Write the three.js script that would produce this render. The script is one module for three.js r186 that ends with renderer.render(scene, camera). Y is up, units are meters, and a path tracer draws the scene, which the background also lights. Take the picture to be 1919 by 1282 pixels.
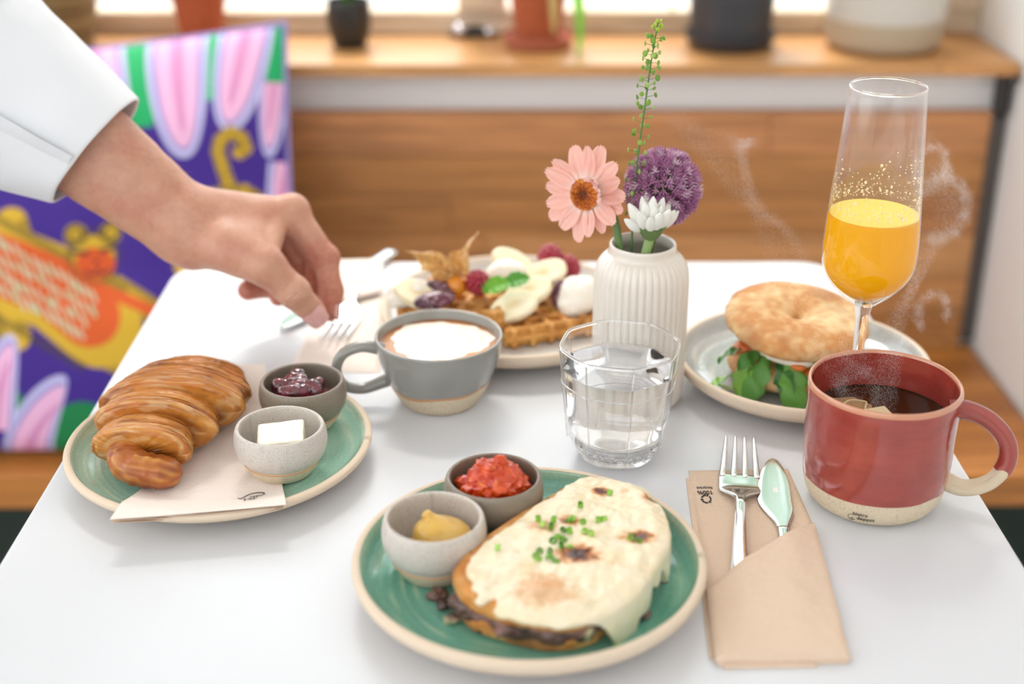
import * as THREE from 'three';
import { RoundedBoxGeometry } from 'three/addons/geometries/RoundedBoxGeometry.js';
import { mergeGeometries, mergeVertices, toCreasedNormals } from 'three/addons/utils/BufferGeometryUtils.js';
import { ImprovedNoise } from 'three/addons/math/ImprovedNoise.js';
import { FontLoader } from 'three/addons/loaders/FontLoader.js';
import { TextGeometry } from 'three/addons/geometries/TextGeometry.js';

// ---------------------------------------------------------------- camera, sky, exposure
const scene = new THREE.Scene();
const camera = new THREE.PerspectiveCamera(2 * Math.atan(641 / 2550) * 180 / Math.PI, 1919 / 1282, 0.05, 200);
camera.position.set(0, 1.202, 0);
camera.rotation.set(-24.5 * Math.PI / 180, -0.255 * Math.PI / 180, 0, 'YXZ');
camera.focus = 0.87;                       // on the toast, the mug and the cutlery
camera.userData.fStop = 2.9;
const renderer = new THREE.WebGLRenderer({ antialias: true });
renderer.toneMapping = THREE.LinearToneMapping;
renderer.toneMappingExposure = 0.54;
renderer.shadowMap.enabled = true;
scene.background = new THREE.Color(0.92, 0.97, 1.02);   // bright overcast sky behind the window and the added shop-front opening
scene.backgroundIntensity = 5.6;
// hazy sun, high behind the window: it reaches the far half of the table under the window head
const sun = new THREE.DirectionalLight(new THREE.Color(1.0, 0.95, 0.88), 8.5);
sun.position.set(-1.1, 8.9, -6.2); sun.target.position.set(0, 0.75, -1.0);
sun.castShadow = true; sun.shadow.radius = 40; sun.shadow.mapSize.set(2048, 2048);
Object.assign(sun.shadow.camera, { left: -3, right: 3, top: 3, bottom: -3, near: 0.5, far: 16 });
sun.name = 'hazy_sun'; scene.add(sun, sun.target);

// ---------------------------------------------------------------- helpers
const T = 0.75;                                         // table top height
let seedState = 7;
const rnd = () => { seedState = (seedState + 0x6d2b79f5) | 0; let t = Math.imul(seedState ^ (seedState >>> 15), 1 | seedState); t = (t + Math.imul(t ^ (t >>> 7), 61 | t)) ^ t; return ((t ^ (t >>> 14)) >>> 0) / 4294967296; };
const seed = (n) => { seedState = n; };
const rr = (a, b) => a + (b - a) * rnd();
const clamp = (x, a = 0, b = 1) => Math.min(b, Math.max(a, x));
const lerp = (a, b, t) => a + (b - a) * t;
const sstep = (a, b, x) => { const t = clamp((x - a) / (b - a)); return t * t * (3 - 2 * t); };
const noiseMaker = new ImprovedNoise();
const n3 = (x, y, z) => noiseMaker.noise(x + 31.7, y + 17.3, z + 51.9);
const fbm = (x, y, z, o = 4) => { let s = 0, a = 0.5; for (let i = 0; i < o; i++) { s += a * n3(x, y, z); x *= 2.03; y *= 2.03; z *= 2.03; a *= 0.5; } return s; };
const hex = (h) => new THREE.Color(h);
const lin = (h) => { const c = new THREE.Color(h); return [c.r, c.g, c.b]; };
const mixc = (a, b, t) => [lerp(a[0], b[0], t), lerp(a[1], b[1], t), lerp(a[2], b[2], t)];

const used = new Map();
function numbered(name) { const k = used.get(name) ?? 0; used.set(name, k + 1); return k ? name + '_' + String(k).padStart(3, '0') : name; }
function shade(o) { o.traverse((m) => { if (m.isMesh) { m.castShadow = true; m.receiveShadow = true; } }); return o; }
function thing(name, label, category, pos = [0, 0, 0], turn = 0, group) {
  const g = new THREE.Group(); g.name = numbered(name); g.position.set(...pos); g.rotation.y = turn;
  g.userData = { label, category }; if (group) g.userData.group = group;
  scene.add(g); return g;
}
function part(name, geo, mat, parent, label) {
  const m = new THREE.Mesh(geo, mat); m.castShadow = m.receiveShadow = true;
  const k = parent.children.filter((c) => c.name.replace(/_\d{3}$/, '') === name).length;
  m.name = k ? name + '_' + String(k).padStart(3, '0') : name;
  if (label) m.userData.label = label;
  parent.add(m); return m;
}
function solo(name, geo, mat, label, category, group, pos) {
  const m = new THREE.Mesh(geo, mat); m.castShadow = m.receiveShadow = true; m.name = numbered(name);
  m.userData = { label, category }; if (group) m.userData.group = group;
  if (pos) m.position.set(...pos);
  scene.add(m); return m;
}
function struct(name, geo, mat, pos) {
  const m = new THREE.Mesh(geo, mat); m.castShadow = m.receiveShadow = true; m.name = name; m.userData.kind = 'structure';
  if (pos) m.position.set(...pos); scene.add(m); return m;
}
function copy(src, label, pos, turn) {
  const c = src.clone(); c.name = numbered(src.name.replace(/_\d{3}$/, '')); c.userData = { ...src.userData };
  if (label) c.userData.label = label; if (pos) c.position.set(...pos); if (turn !== undefined) c.rotation.y = turn;
  scene.add(c); return c;
}

// a parametric sheet; closeU joins first and last column
function grid(nu, nv, fn, closeU = false, color) {
  const pos = [], uv = [], idx = [], col = [];
  for (let j = 0; j <= nv; j++) for (let i = 0; i <= nu; i++) {
    const u = i / nu, v = j / nv, p = fn(closeU && i === nu ? 0 : u, v);
    pos.push(p[0], p[1], p[2]); uv.push(p[3] ?? u, p[4] ?? v);
    if (color) col.push(...color(u, v, p));
  }
  for (let j = 0; j < nv; j++) for (let i = 0; i < nu; i++) {
    const a = j * (nu + 1) + i, b = a + 1, c = a + nu + 1, d = c + 1;
    idx.push(a, b, d, a, d, c);
  }
  const g = new THREE.BufferGeometry();
  g.setAttribute('position', new THREE.Float32BufferAttribute(pos, 3));
  g.setAttribute('uv', new THREE.Float32BufferAttribute(uv, 2));
  if (color) g.setAttribute('color', new THREE.Float32BufferAttribute(col, 3));
  g.setIndex(idx); g.computeVertexNormals();
  if (closeU) {
    const n = g.attributes.normal;
    for (let j = 0; j <= nv; j++) {
      const a = j * (nu + 1), b = a + nu, s = new THREE.Vector3(n.getX(a) + n.getX(b), n.getY(a) + n.getY(b), n.getZ(a) + n.getZ(b)).normalize();
      n.setXYZ(a, s.x, s.y, s.z); n.setXYZ(b, s.x, s.y, s.z);
    }
  }
  return g;
}
// corner-cutting keeps a profile's ends and rounds its corners
function chaikin(pts, k = 3) {
  for (let n = 0; n < k; n++) {
    const o = [pts[0]];
    for (let i = 0; i < pts.length - 1; i++) { const a = pts[i], b = pts[i + 1]; o.push(a.map((x, c) => lerp(x, b[c], 0.25)), a.map((x, c) => lerp(x, b[c], 0.75))); }
    o.push(pts[pts.length - 1]); pts = o;
  }
  return pts;
}
// surface of revolution through [radius, y] points listed from outside bottom upwards; uv is planar in metres when flat
function lathe(pts, seg = 96, k = 3, opt = {}) {
  const p = k ? chaikin(pts, k) : pts;
  let len = [0]; for (let i = 1; i < p.length; i++) len.push(len[i - 1] + Math.hypot(p[i][0] - p[i - 1][0], p[i][1] - p[i - 1][1]));
  return grid(seg, p.length - 1, (u, v) => {
    const i = Math.round(v * (p.length - 1)), a = -u * 2 * Math.PI; let [r, y] = p[i];
    if (opt.warp) [r, y] = opt.warp(r, y, a, i / (p.length - 1));
    const x = r * Math.cos(a), z = r * Math.sin(a);
    return opt.planar ? [x, y, z, x * opt.planar + 0.5, z * opt.planar + 0.5] : [x, y, z, u * (opt.round ?? 1), len[i] / len[len.length - 1] * (opt.up ?? 1)];
  }, true, opt.color);
}
// a tube through points with a radius for each place; flat squashes it along its binormal
function tube(pts, rad, seg = 40, round = 12, flat = 1, closedEnds = true) {
  const curve = new THREE.CatmullRomCurve3(pts.map((p) => new THREE.Vector3(...p)), false, 'centripetal');
  const fr = curve.computeFrenetFrames(seg, false), P = curve.getSpacedPoints(seg), R = typeof rad === 'function' ? rad : () => rad;
  const L = curve.getLength();
  const rings = [];
  for (let i = 0; i <= seg; i++) rings.push([P[i], fr.normals[i], fr.binormals[i], R(i / seg)]);
  if (closedEnds) {
    const cap = (i, s) => { const o = []; for (const t of [0.999, 0.8, 0.45]) { const r = R(i / seg); o.push([P[i].clone().addScaledVector(fr.tangents[i], s * r * t * Math.min(1, flat)), fr.normals[i], fr.binormals[i], r * Math.sqrt(1 - t * t)]); } return o; };
    rings.unshift(...cap(0, -1)); rings.push(...cap(seg, 1).reverse());
  }
  const n = rings.length - 1;
  return grid(round, n, (u, v) => {
    const [c, N, B, r] = rings[Math.round(v * n)], a = u * 2 * Math.PI, ca = Math.cos(a) * r, sa = Math.sin(a) * r * flat;
    return [c.x + N.x * ca + B.x * sa, c.y + N.y * ca + B.y * sa, c.z + N.z * ca + B.z * sa, u, v * L];
  }, true);
}
// rounded-rectangle sections [centre, width vector half, thickness vector half] joined into a solid
function loft(secs, round = 20, power = 3) {
  const n = secs.length - 1;
  const g = grid(round, n + 2, (u, v) => {
    const k = Math.round(v * (n + 2)), cap = k === 0 || k === n + 2, [c, w, t] = secs[clamp(k - 1, 0, n)], a = u * 2 * Math.PI;
    if (cap) return [c[0], c[1], c[2]];
    const ca = Math.cos(a), sa = Math.sin(a), f = 1 / Math.pow(Math.pow(Math.abs(ca), power) + Math.pow(Math.abs(sa), power), 1 / power);
    const x = ca * f, y = sa * f;
    return [c[0] + w[0] * x + t[0] * y, c[1] + w[1] * x + t[1] * y, c[2] + w[2] * x + t[2] * y];
  }, true);
  return g;
}
// surface nets over a signed distance field f(x, y, z): one smooth closed mesh
function snet(f, lo, hi, h, opt = {}) {
  const N = [0, 1, 2].map((i) => Math.ceil((hi[i] - lo[i]) / h) + 1), [nx, ny, nz] = N;
  const F = new Float32Array(nx * ny * nz), at = (i, j, k) => (k * ny + j) * nx + i;
  for (let k = 0; k < nz; k++) for (let j = 0; j < ny; j++) for (let i = 0; i < nx; i++) F[at(i, j, k)] = f(lo[0] + i * h, lo[1] + j * h, lo[2] + k * h);
  const id = new Int32Array(nx * ny * nz).fill(-1), pos = [], idx = [];
  const ed = [[0, 1], [2, 3], [4, 5], [6, 7], [0, 2], [1, 3], [4, 6], [5, 7], [0, 4], [1, 5], [2, 6], [3, 7]];
  for (let k = 0; k < nz - 1; k++) for (let j = 0; j < ny - 1; j++) for (let i = 0; i < nx - 1; i++) {
    const c = []; let m = 0;
    for (let b = 0; b < 8; b++) { const v = F[at(i + (b & 1), j + ((b >> 1) & 1), k + (b >> 2))]; c.push(v); if (v < 0) m |= 1 << b; }
    if (m === 0 || m === 255) continue;
    let sx = 0, sy = 0, sz = 0, n = 0;
    for (const [a, b] of ed) if ((c[a] < 0) !== (c[b] < 0)) { const t = c[a] / (c[a] - c[b]); sx += lerp(a & 1, b & 1, t); sy += lerp((a >> 1) & 1, (b >> 1) & 1, t); sz += lerp(a >> 2, b >> 2, t); n++; }
    id[at(i, j, k)] = pos.length / 3;
    pos.push(lo[0] + (i + sx / n) * h, lo[1] + (j + sy / n) * h, lo[2] + (k + sz / n) * h);
  }
  const quad = (a, b, c, d, flip) => { if (a < 0 || b < 0 || c < 0 || d < 0) return; if (flip) idx.push(a, c, b, a, d, c); else idx.push(a, b, c, a, c, d); };
  for (let k = 1; k < nz - 1; k++) for (let j = 1; j < ny - 1; j++) for (let i = 1; i < nx - 1; i++) {
    const v = F[at(i, j, k)] < 0;
    if (v !== (F[at(i + 1, j, k)] < 0)) quad(id[at(i, j - 1, k - 1)], id[at(i, j, k - 1)], id[at(i, j, k)], id[at(i, j - 1, k)], !v);
    if (v !== (F[at(i, j + 1, k)] < 0)) quad(id[at(i - 1, j, k - 1)], id[at(i - 1, j, k)], id[at(i, j, k)], id[at(i, j, k - 1)], !v);
    if (v !== (F[at(i, j, k + 1)] < 0)) quad(id[at(i - 1, j - 1, k)], id[at(i, j - 1, k)], id[at(i, j, k)], id[at(i - 1, j, k)], !v);
  }
  const nor = [], uv = [], col = [], e = h * 0.4;
  for (let q = 0; q < pos.length; q += 3) {
    let x = pos[q], y = pos[q + 1], z = pos[q + 2], g;
    for (let it = 0; it < 2; it++) {
      const d = f(x, y, z); g = [f(x + e, y, z) - f(x - e, y, z), f(x, y + e, z) - f(x, y - e, z), f(x, y, z + e) - f(x, y, z - e)];
      const l2 = (g[0] * g[0] + g[1] * g[1] + g[2] * g[2]) / (4 * e * e) || 1, s = clamp(d / l2, -h * 0.6, h * 0.6) / (2 * e);
      if (it === 0) { x -= g[0] * s; y -= g[1] * s; z -= g[2] * s; }
    }
    const l = Math.hypot(...g) || 1;
    pos[q] = x; pos[q + 1] = y; pos[q + 2] = z; nor.push(g[0] / l, g[1] / l, g[2] / l);
    const w = opt.uv ? opt.uv(x, y, z) : [x * 10, z * 10]; uv.push(w[0], w[1]);
    if (opt.color) col.push(...opt.color(x, y, z, [g[0] / l, g[1] / l, g[2] / l]));
  }
  const g = new THREE.BufferGeometry();
  g.setAttribute('position', new THREE.Float32BufferAttribute(pos, 3)); g.setAttribute('normal', new THREE.Float32BufferAttribute(nor, 3));
  g.setAttribute('uv', new THREE.Float32BufferAttribute(uv, 2)); if (opt.color) g.setAttribute('color', new THREE.Float32BufferAttribute(col, 3));
  g.setIndex(idx); return g;
}
const smin = (a, b, k) => { const h = Math.max(k - Math.abs(a - b), 0) / k; return Math.min(a, b) - h * h * k * 0.25; };
const smax = (a, b, k) => -smin(-a, -b, k);
const ball = (x, y, z, c, r) => Math.hypot(x - c[0], y - c[1], z - c[2]) - r;
const egg = (x, y, z, c, r) => { const a = (x - c[0]) / r[0], b = (y - c[1]) / r[1], d = (z - c[2]) / r[2], l = Math.hypot(a, b, d), m = Math.hypot(a / r[0], b / r[1], d / r[2]); return m > 0 ? l * (l - 1) / m : -Math.min(...r); };
function capsule(x, y, z, a, b, ra, rb) {
  const bx = b[0] - a[0], by = b[1] - a[1], bz = b[2] - a[2], px = x - a[0], py = y - a[1], pz = z - a[2];
  const t = clamp((px * bx + py * by + pz * bz) / (bx * bx + by * by + bz * bz));
  return Math.hypot(px - bx * t, py - by * t, pz - bz * t) - lerp(ra, rb, t);
}
// textures
function dataTex(w, h, fn, srgb = false, rx = 1, ry = 1) {
  const d = new Uint8Array(w * h * 4);
  for (let y = 0; y < h; y++) for (let x = 0; x < w; x++) { const c = fn(x / w, y / h, x, y), o = (y * w + x) * 4; if (typeof c === 'number') d[o] = d[o + 1] = d[o + 2] = clamp(c) * 255; else { d[o] = clamp(c[0]) * 255; d[o + 1] = clamp(c[1]) * 255; d[o + 2] = clamp(c[2]) * 255; } d[o + 3] = 255; }
  const t = new THREE.DataTexture(d, w, h); t.magFilter = t.minFilter = THREE.LinearFilter; t.wrapS = t.wrapT = THREE.RepeatWrapping; t.repeat.set(rx, ry);
  if (srgb) t.colorSpace = THREE.SRGBColorSpace; t.needsUpdate = true; return t;
}
function canvasTex(w, h, draw, srgb = true) {
  const c = document.createElement('canvas'); c.width = w; c.height = h; draw(c.getContext('2d'), w, h);
  const t = new THREE.CanvasTexture(c); t.wrapS = t.wrapT = THREE.ClampToEdgeWrapping; if (srgb) t.colorSpace = THREE.SRGBColorSpace; t.needsUpdate = true; return t;
}
// noise that repeats over the unit square
const tile = (u, v, f, fx, fy) => { const a = f(u * fx, v * fy), b = f((u - 1) * fx, v * fy), c = f(u * fx, (v - 1) * fy), d = f((u - 1) * fx, (v - 1) * fy); return lerp(lerp(a, b, u), lerp(c, d, u), v); };
const std = (o) => new THREE.MeshStandardMaterial(o);
const phy = (o) => new THREE.MeshPhysicalMaterial(o);
const box = (w, h, d, r = 0.002, s = 2) => new RoundedBoxGeometry(w, h, d, s, r);
function uvBox(g, scale = 1) { // metres on every face
  g = g.index ? g.toNonIndexed() : g; const p = g.attributes.position, n = g.attributes.normal, uv = new Float32Array(p.count * 2);
  for (let i = 0; i < p.count; i++) { const ax = Math.abs(n.getX(i)), ay = Math.abs(n.getY(i)), az = Math.abs(n.getZ(i)); const X = p.getX(i), Y = p.getY(i), Z = p.getZ(i); const [a, b] = ay >= ax && ay >= az ? [X, Z] : az >= ax ? [X, Y] : [Z, Y]; uv[i * 2] = a * scale; uv[i * 2 + 1] = b * scale; }
  g.setAttribute('uv', new THREE.BufferAttribute(uv, 2)); return g;
}

// ---------------------------------------------------------------- the room
const plasterBump = dataTex(256, 256, (u, v) => 0.5 + tile(u, v, (a, b) => fbm(a, b, 3, 5), 14, 14) * 0.8);
const wallMat = std({ color: hex('#f7f5f2'), roughness: 0.9, bumpMap: plasterBump, bumpScale: 0.0006 });
const greenMat = std({ color: hex('#1d2b24'), roughness: 0.6, bumpMap: plasterBump, bumpScale: 0.0003 });
const floorMat = std({ color: hex('#8d8a84'), roughness: 0.7, bumpMap: plasterBump, bumpScale: 0.0005 });
{
  const w = (x0, x1, y0, y1, z0, z1) => { const g = new THREE.BoxGeometry(x1 - x0, y1 - y0, z1 - z0); g.translate((x0 + x1) / 2, (y0 + y1) / 2, (z0 + z1) / 2); return uvBox(g); };
  struct('floor', w(-2.8, 0.9, -0.1, 0, -1.95, 1.8), floorMat);
  struct('ceiling', w(-2.8, 0.9, 3.3, 3.45, -1.95, 1.8), wallMat);
  struct('wall_right', w(0.615, 0.9, 0, 3.3, -1.65, 1.8), wallMat);
  struct('wall_left', mergeGeometries([w(-2.8, -2.55, 0, 3.3, -1.65, -1.4), w(-2.8, -2.55, 0, 0.5, -1.4, 1.4), w(-2.8, -2.55, 3.0, 3.3, -1.4, 1.4), w(-2.8, -2.55, 0, 3.3, 1.4, 1.8)]), wallMat);
  struct('wall_back', mergeGeometries([w(-2.8, 0.9, 0, 0.819, -1.95, -1.65), w(-2.8, 0.9, 2.3, 3.3, -1.95, -1.65), w(-2.8, -1.9, 0.819, 2.3, -1.95, -1.65), w(0.615, 0.9, 0.819, 2.3, -1.95, -1.65)]), wallMat);
  struct('wall_front', mergeGeometries([w(-2.55, 0.615, 0, 0.9, 1.55, 1.8), w(-2.55, 0.615, 3.0, 3.3, 1.55, 1.8), w(-2.55, -1.9, 0.9, 3.0, 1.55, 1.8), w(0.3, 0.615, 0.9, 3.0, 1.55, 1.8)]), wallMat);
  // pavement outside
  const pave = std({ color: hex('#b9b7b2'), roughness: 0.95, bumpMap: plasterBump, bumpScale: 0.002 });
  struct('pavement', uvBox(new THREE.BoxGeometry(60, 0.1, 60).translate(0, -0.16, 0)), pave);
}
// wood: one grain texture, planks of several tones
const grain = dataTex(512, 256, (u, v) => {
  const g = tile(u, v, (a, b) => fbm(a * 0.9, b * 9, 1.3, 4), 5, 5), f = tile(u, v, (a, b) => fbm(a * 3, b * 60, 7.7, 3), 5, 5), l = Math.sin(tile(u, v, (a, b) => fbm(a * 0.5, b * 3, 4.1, 2), 5, 5) * 30);
  const k = 0.9 + g * 0.3 + f * 0.2 + l * 0.04; return [k, k * (0.97 + f * 0.05), k * (0.93 + f * 0.1)];
}, true);
const grainBump = dataTex(512, 256, (u, v) => 0.5 + tile(u, v, (a, b) => fbm(a * 3, b * 60, 7.7, 3), 5, 5) * 0.7);
const woodTone = (c, rough = 0.45) => std({ color: hex(c), map: grain, roughness: rough, bumpMap: grainBump, bumpScale: 0.0003 });
const panelTones = ['#d79e66', '#e0aa74', '#c89058', '#d49866', '#c08652', '#e6b47e'].map((c) => woodTone(c, 0.5));
const seatTones = ['#cf8a44', '#d9964c', '#c27f3c', '#d28d48'].map((c) => woodTone(c, 0.42));
const sillTones = ['#dba367', '#e0aa6e', '#d2985c'].map((c) => woodTone(c, 0.35));
const plankUV = (g, i) => { g = uvBox(g, 1); const uv = g.attributes.uv; const a = rnd() * 3, b = rnd() * 3; for (let k = 0; k < uv.count; k++) uv.setXY(k, uv.getX(k) * 1.1 + a, uv.getY(k) * 2.6 + b); return g; };
const plankVariants = new Map();
function plankGeo(w, h, d, r) { const key = [w, h, d].map((x) => x.toFixed(4)).join(); if (!plankVariants.has(key)) plankVariants.set(key, plankGeoNew(w, h, d, r)); return plankVariants.get(key); }
function plankGeoNew(w, h, d, r) { return plankUV(box(w, h, d, r, 1)); }
// fills x0..x1 with rows of staggered staves; place(i) gives the row centre
function staves(parent, rows, x0, x1, h, d, rowAt, tones, lens) {
  for (let i = 0; i < rows; i++) {
    let x = x0 - rr(0, 0.4); 
    while (x < x1 - 0.02) {
      const L = lens[Math.floor(rnd() * lens.length)], a = Math.max(x, x0), b = Math.min(x + L, x1);
      if (b - a > 0.03) { const p = part('wood_stave', plankGeo(b - a - 0.0006, h, d, 0.0012), tones[Math.floor(rnd() * tones.length)], parent); p.position.set((a + b) / 2, ...rowAt(i)); }
      x += L;
    }
  }
}
seed(11);
{
  const bench = thing('wooden_bench', 'long built-in wooden bench with butcher block seat and panelled backrest behind the white table', 'bench', [0, 0, 0]);
  const back = part('backrest', box(2.42, 0.3, 0.011, 0.002).translate(-0.615, 0.608, -1.6425), panelTones[2], bench);
  staves(back, 6, -1.82, 0.592, 0.0525, 0.018, (i) => [0.479 + i * 0.0530, -1.6275], panelTones, [0.42, 0.55, 0.7]);
  const seat = part('seat', box(2.42, 0.03, 0.32, 0.002).translate(-0.615, 0.43, -1.455), seatTones[2], bench);
  staves(seat, 7, -1.82, 0.61, 0.04, 0.0485, (i) => [0.4345, -1.3125 - i * 0.049], seatTones, [0.5, 0.7, 0.9]);
  part('gap_shade_strip', box(0.021, 0.30, 0.02, 0.002).translate(0.6035, 0.612, -1.636), std({ color: hex('#5b5550'), roughness: 0.7 }), bench, 'dark strip painted for the shade in the gap by the wall');  // strip added in the gap, its dark colour stands for the shade there
  part('front_panel', uvBox(new THREE.BoxGeometry(2.43, 0.41, 0.03).translate(-0.605, 0.205, -1.345)), greenMat, bench, 'dark green panel under the seat');
}
{
  const sill = new THREE.Group(); sill.name = 'windowsill'; sill.userData = { kind: 'structure' }; scene.add(sill);
  staves(sill, 4, -1.88, 0.611, 0.0145, 0.0448, (i) => [0.8262, -1.622 - i * 0.0452], sillTones, [0.8, 1.1, 1.4]);
  const bit = solo('dark_sill_bit', mergeGeometries([box(0.012, 0.05, 0.03, 0.002).translate(0.604, 0.792, -1.63), box(0.02, 0.006, 0.06, 0.002).translate(0.602, 0.8155, -1.628)]), std({ color: hex('#3c3a38'), roughness: 0.5, metalness: 0.4 }), 'small dark bracket under the right end of the windowsill', 'bit');  // two small dark boxes at the right end of the sill
}
// window: frame, mullion, panes
{
  const fm = std({ color: hex('#efdec6'), map: grain, roughness: 0.5, bumpMap: grainBump, bumpScale: 0.0002 });
  const win = new THREE.Group(); win.name = 'window_1'; win.userData = { kind: 'structure' }; scene.add(win);
  const b = (x0, x1, y0, y1, z0 = -1.83, z1 = -1.772) => uvBox(box(x1 - x0, y1 - y0, z1 - z0, 0.004).translate((x0 + x1) / 2, (y0 + y1) / 2, (z0 + z1) / 2));
  part('bottom_rail', b(-1.9, 0.615, 0.8335, 0.862), fm, win); part('top_rail', b(-1.9, 0.615, 2.24, 2.3), fm, win);
  part('mullion', b(-0.062, 0.0, 0.862, 2.24, -1.825, -1.768), fm, win); part('mullion', b(-1.02, -0.96, 0.862, 2.24), fm, win);
  part('side_jamb', b(0.535, 0.615, 0.862, 2.24), fm, win); part('side_jamb', b(-1.9, -1.84, 0.862, 2.24), fm, win);
  const glass = phy({ color: 0xffffff, transmission: 1, roughness: 0.02, ior: 1.5, thickness: 0 });
  for (const [a, c] of [[-1.84, -1.02], [-0.96, -0.062], [0, 0.535]]) part('window_pane', new THREE.BoxGeometry(c - a, 1.378, 0.004).translate((a + c) / 2, 1.551, -1.8), glass, win);
  const shop = new THREE.Group(); shop.name = 'added_window_2'; shop.userData = { kind: 'structure' }; scene.add(shop);  // unseen front window, added to let in fill light
  part('window_frame', mergeGeometries([b(-1.9, 0.3, 0.9, 0.94, 1.6, 1.66), b(-1.9, 0.3, 2.96, 3.0, 1.6, 1.66), b(-1.9, -1.85, 0.94, 2.96, 1.6, 1.66), b(0.25, 0.3, 0.94, 2.96, 1.6, 1.66)]), fm, shop);
  const side = new THREE.Group(); side.name = 'added_window_3'; side.userData = { kind: 'structure' }; scene.add(side);  // unseen left window, added for fill light from the side
  part('window_frame', mergeGeometries([uvBox(box(0.05, 0.04, 2.8, 0.004).translate(-2.65, 0.52, 0)), uvBox(box(0.05, 0.04, 2.8, 0.004).translate(-2.65, 2.98, 0)), uvBox(box(0.05, 2.42, 0.04, 0.004).translate(-2.65, 1.75, -1.38)), uvBox(box(0.05, 2.42, 0.04, 0.004).translate(-2.65, 1.75, 1.38))]), fm, side);
  part('window_pane', new THREE.BoxGeometry(0.004, 2.42, 2.72).translate(-2.65, 1.75, 0), glass, side);
  part('window_pane', new THREE.BoxGeometry(2.1, 2.02, 0.004).translate(-0.8, 1.95, 1.63), glass, shop);
}
// table
{
  const t = thing('cafe_table', 'white rectangular cafe table with rounded corners laid for breakfast', 'table', [0.0025, 0, -0.77]);
  const s = new THREE.Shape(), X = 0.302, Z0 = -0.4, Z1 = 0.4, r = 0.042;
  s.moveTo(-X + r, Z0); s.lineTo(X - r, Z0); s.absarc(X - r, Z0 + r, r, -Math.PI / 2, 0); s.lineTo(X, Z1 - r); s.absarc(X - r, Z1 - r, r, 0, Math.PI / 2); s.lineTo(-X + r, Z1); s.absarc(-X + r, Z1 - r, r, Math.PI / 2, Math.PI); s.lineTo(-X, Z0 + r); s.absarc(-X + r, Z0 + r, r, Math.PI, Math.PI * 1.5);
  const top = new THREE.ExtrudeGeometry(s, { depth: 0.018, bevelEnabled: true, bevelSize: 0.002, bevelThickness: 0.002, bevelOffset: -0.002, bevelSegments: 3, curveSegments: 24 });
  top.rotateX(-Math.PI / 2).translate(0, T - 0.02, 0);
  part('tabletop', top, std({ color: hex('#dadbde'), roughness: 0.28 }), t);
  const dark = std({ color: hex('#2a2b2a'), roughness: 0.45, metalness: 0.6 });
  part('leg', new THREE.CylinderGeometry(0.035, 0.035, 0.7, 32).translate(0, 0.37, 0.02), dark, t);
  part('base', lathe([[0.001, 0.022], [0.03, 0.022], [0.2, 0.014], [0.205, 0.006], [0.205, 0], [0.001, 0]].reverse(), 64, 1), dark, t);
}
// ---------------------------------------------------------------- crockery
// speckled stoneware, fired-clay rims and glazes (planar uv: one unit = one texture)
const clayBump = dataTex(256, 256, (u, v) => 0.5 + tile(u, v, (a, b) => fbm(a, b, 9, 4), 24, 24) * 0.9);
const clayMap = (base, dot, n, s) => canvasTex(512, 512, (c) => {
  c.fillStyle = base; c.fillRect(0, 0, 512, 512); seed(s);
  for (let i = 0; i < n; i++) { c.globalAlpha = rr(0.15, 0.8); c.fillStyle = dot[Math.floor(rnd() * dot.length)]; c.beginPath(); c.ellipse(rnd() * 512, rnd() * 512, rr(0.8, 3.6), rr(0.8, 3.0), rnd() * 3, 0, 7); c.fill(); }
  c.globalAlpha = 1;
});
const rimClay = std({ color: hex('#decab2'), roughness: 0.62, bumpMap: clayBump, bumpScale: 0.0002 });
const rawClay = std({ map: clayMap('#d8c7ab', ['#b9a486', '#e8dcc6', '#a08c70'], 2600, 3), roughness: 0.75, bumpMap: clayBump, bumpScale: 0.00025 });
const orangeClay = std({ color: hex('#c98f5b'), roughness: 0.7 });
const speckWhite = phy({ map: clayMap('#cbc2b9', ['#85766a', '#6b5d52', '#a99b8d', '#e6e0d9', '#a88c74'], 3000, 5), roughness: 0.42, clearcoat: 0.2, clearcoatRoughness: 0.35, bumpMap: clayBump, bumpScale: 0.00015 });
const speckBrown = phy({ map: clayMap('#85796a', ['#5f5447', '#4d4237', '#a29584', '#93806a'], 2600, 6), roughness: 0.42, clearcoat: 0.25, clearcoatRoughness: 0.35, bumpMap: clayBump, bumpScale: 0.00015 });
for (const m of [rawClay, speckWhite, speckBrown]) { m.map.wrapS = m.map.wrapT = THREE.RepeatWrapping; }
// wheel-thrown glaze: rings that wander, thin where the brush left the clay showing
function glazeMap(a, b, thin, s) {
  return dataTex(1024, 1024, (u, v) => {
    const x = (u - 0.5) * 2, y = (v - 0.5) * 2, r = Math.hypot(x, y), th = Math.atan2(y, x);
    const wob = r + 0.018 * n3(x * 3, y * 3, s) + 0.006 * Math.sin(th + s);
    const ring = 0.5 + 0.9 * n3(wob * 13, th * 0.35 * 0 + x * 0.8, y * 0.8 + s) , fine = n3(wob * 70, x * 1.4, y * 1.4 + s);
    const streak = Math.max(0, n3(wob * 21 + 5, x * 2.1, y * 2.1 + s)) ;
    let c = mixc(a, b, clamp(ring * 0.75 + fine * 0.25));
    c = mixc(c, thin, clamp(streak * streak * 2.6 - 0.06) * 0.75);
    c = mixc(c, thin, sstep(0.955, 0.99, r) * 0.8);
    const g = 1 + 0.06 * n3(x * 60, y * 60, s); return [c[0] * g, c[1] * g, c[2] * g];
  }, true);
}
const glazeBump = dataTex(1024, 1024, (u, v) => { const x = (u - 0.5) * 2, y = (v - 0.5) * 2, r = Math.hypot(x, y), wob = r + 0.012 * n3(x * 3, y * 3, 2); return 0.5 + 0.3 * n3(wob * 24, 1, 2) + 0.12 * n3(wob * 60, x, y); });
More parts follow.
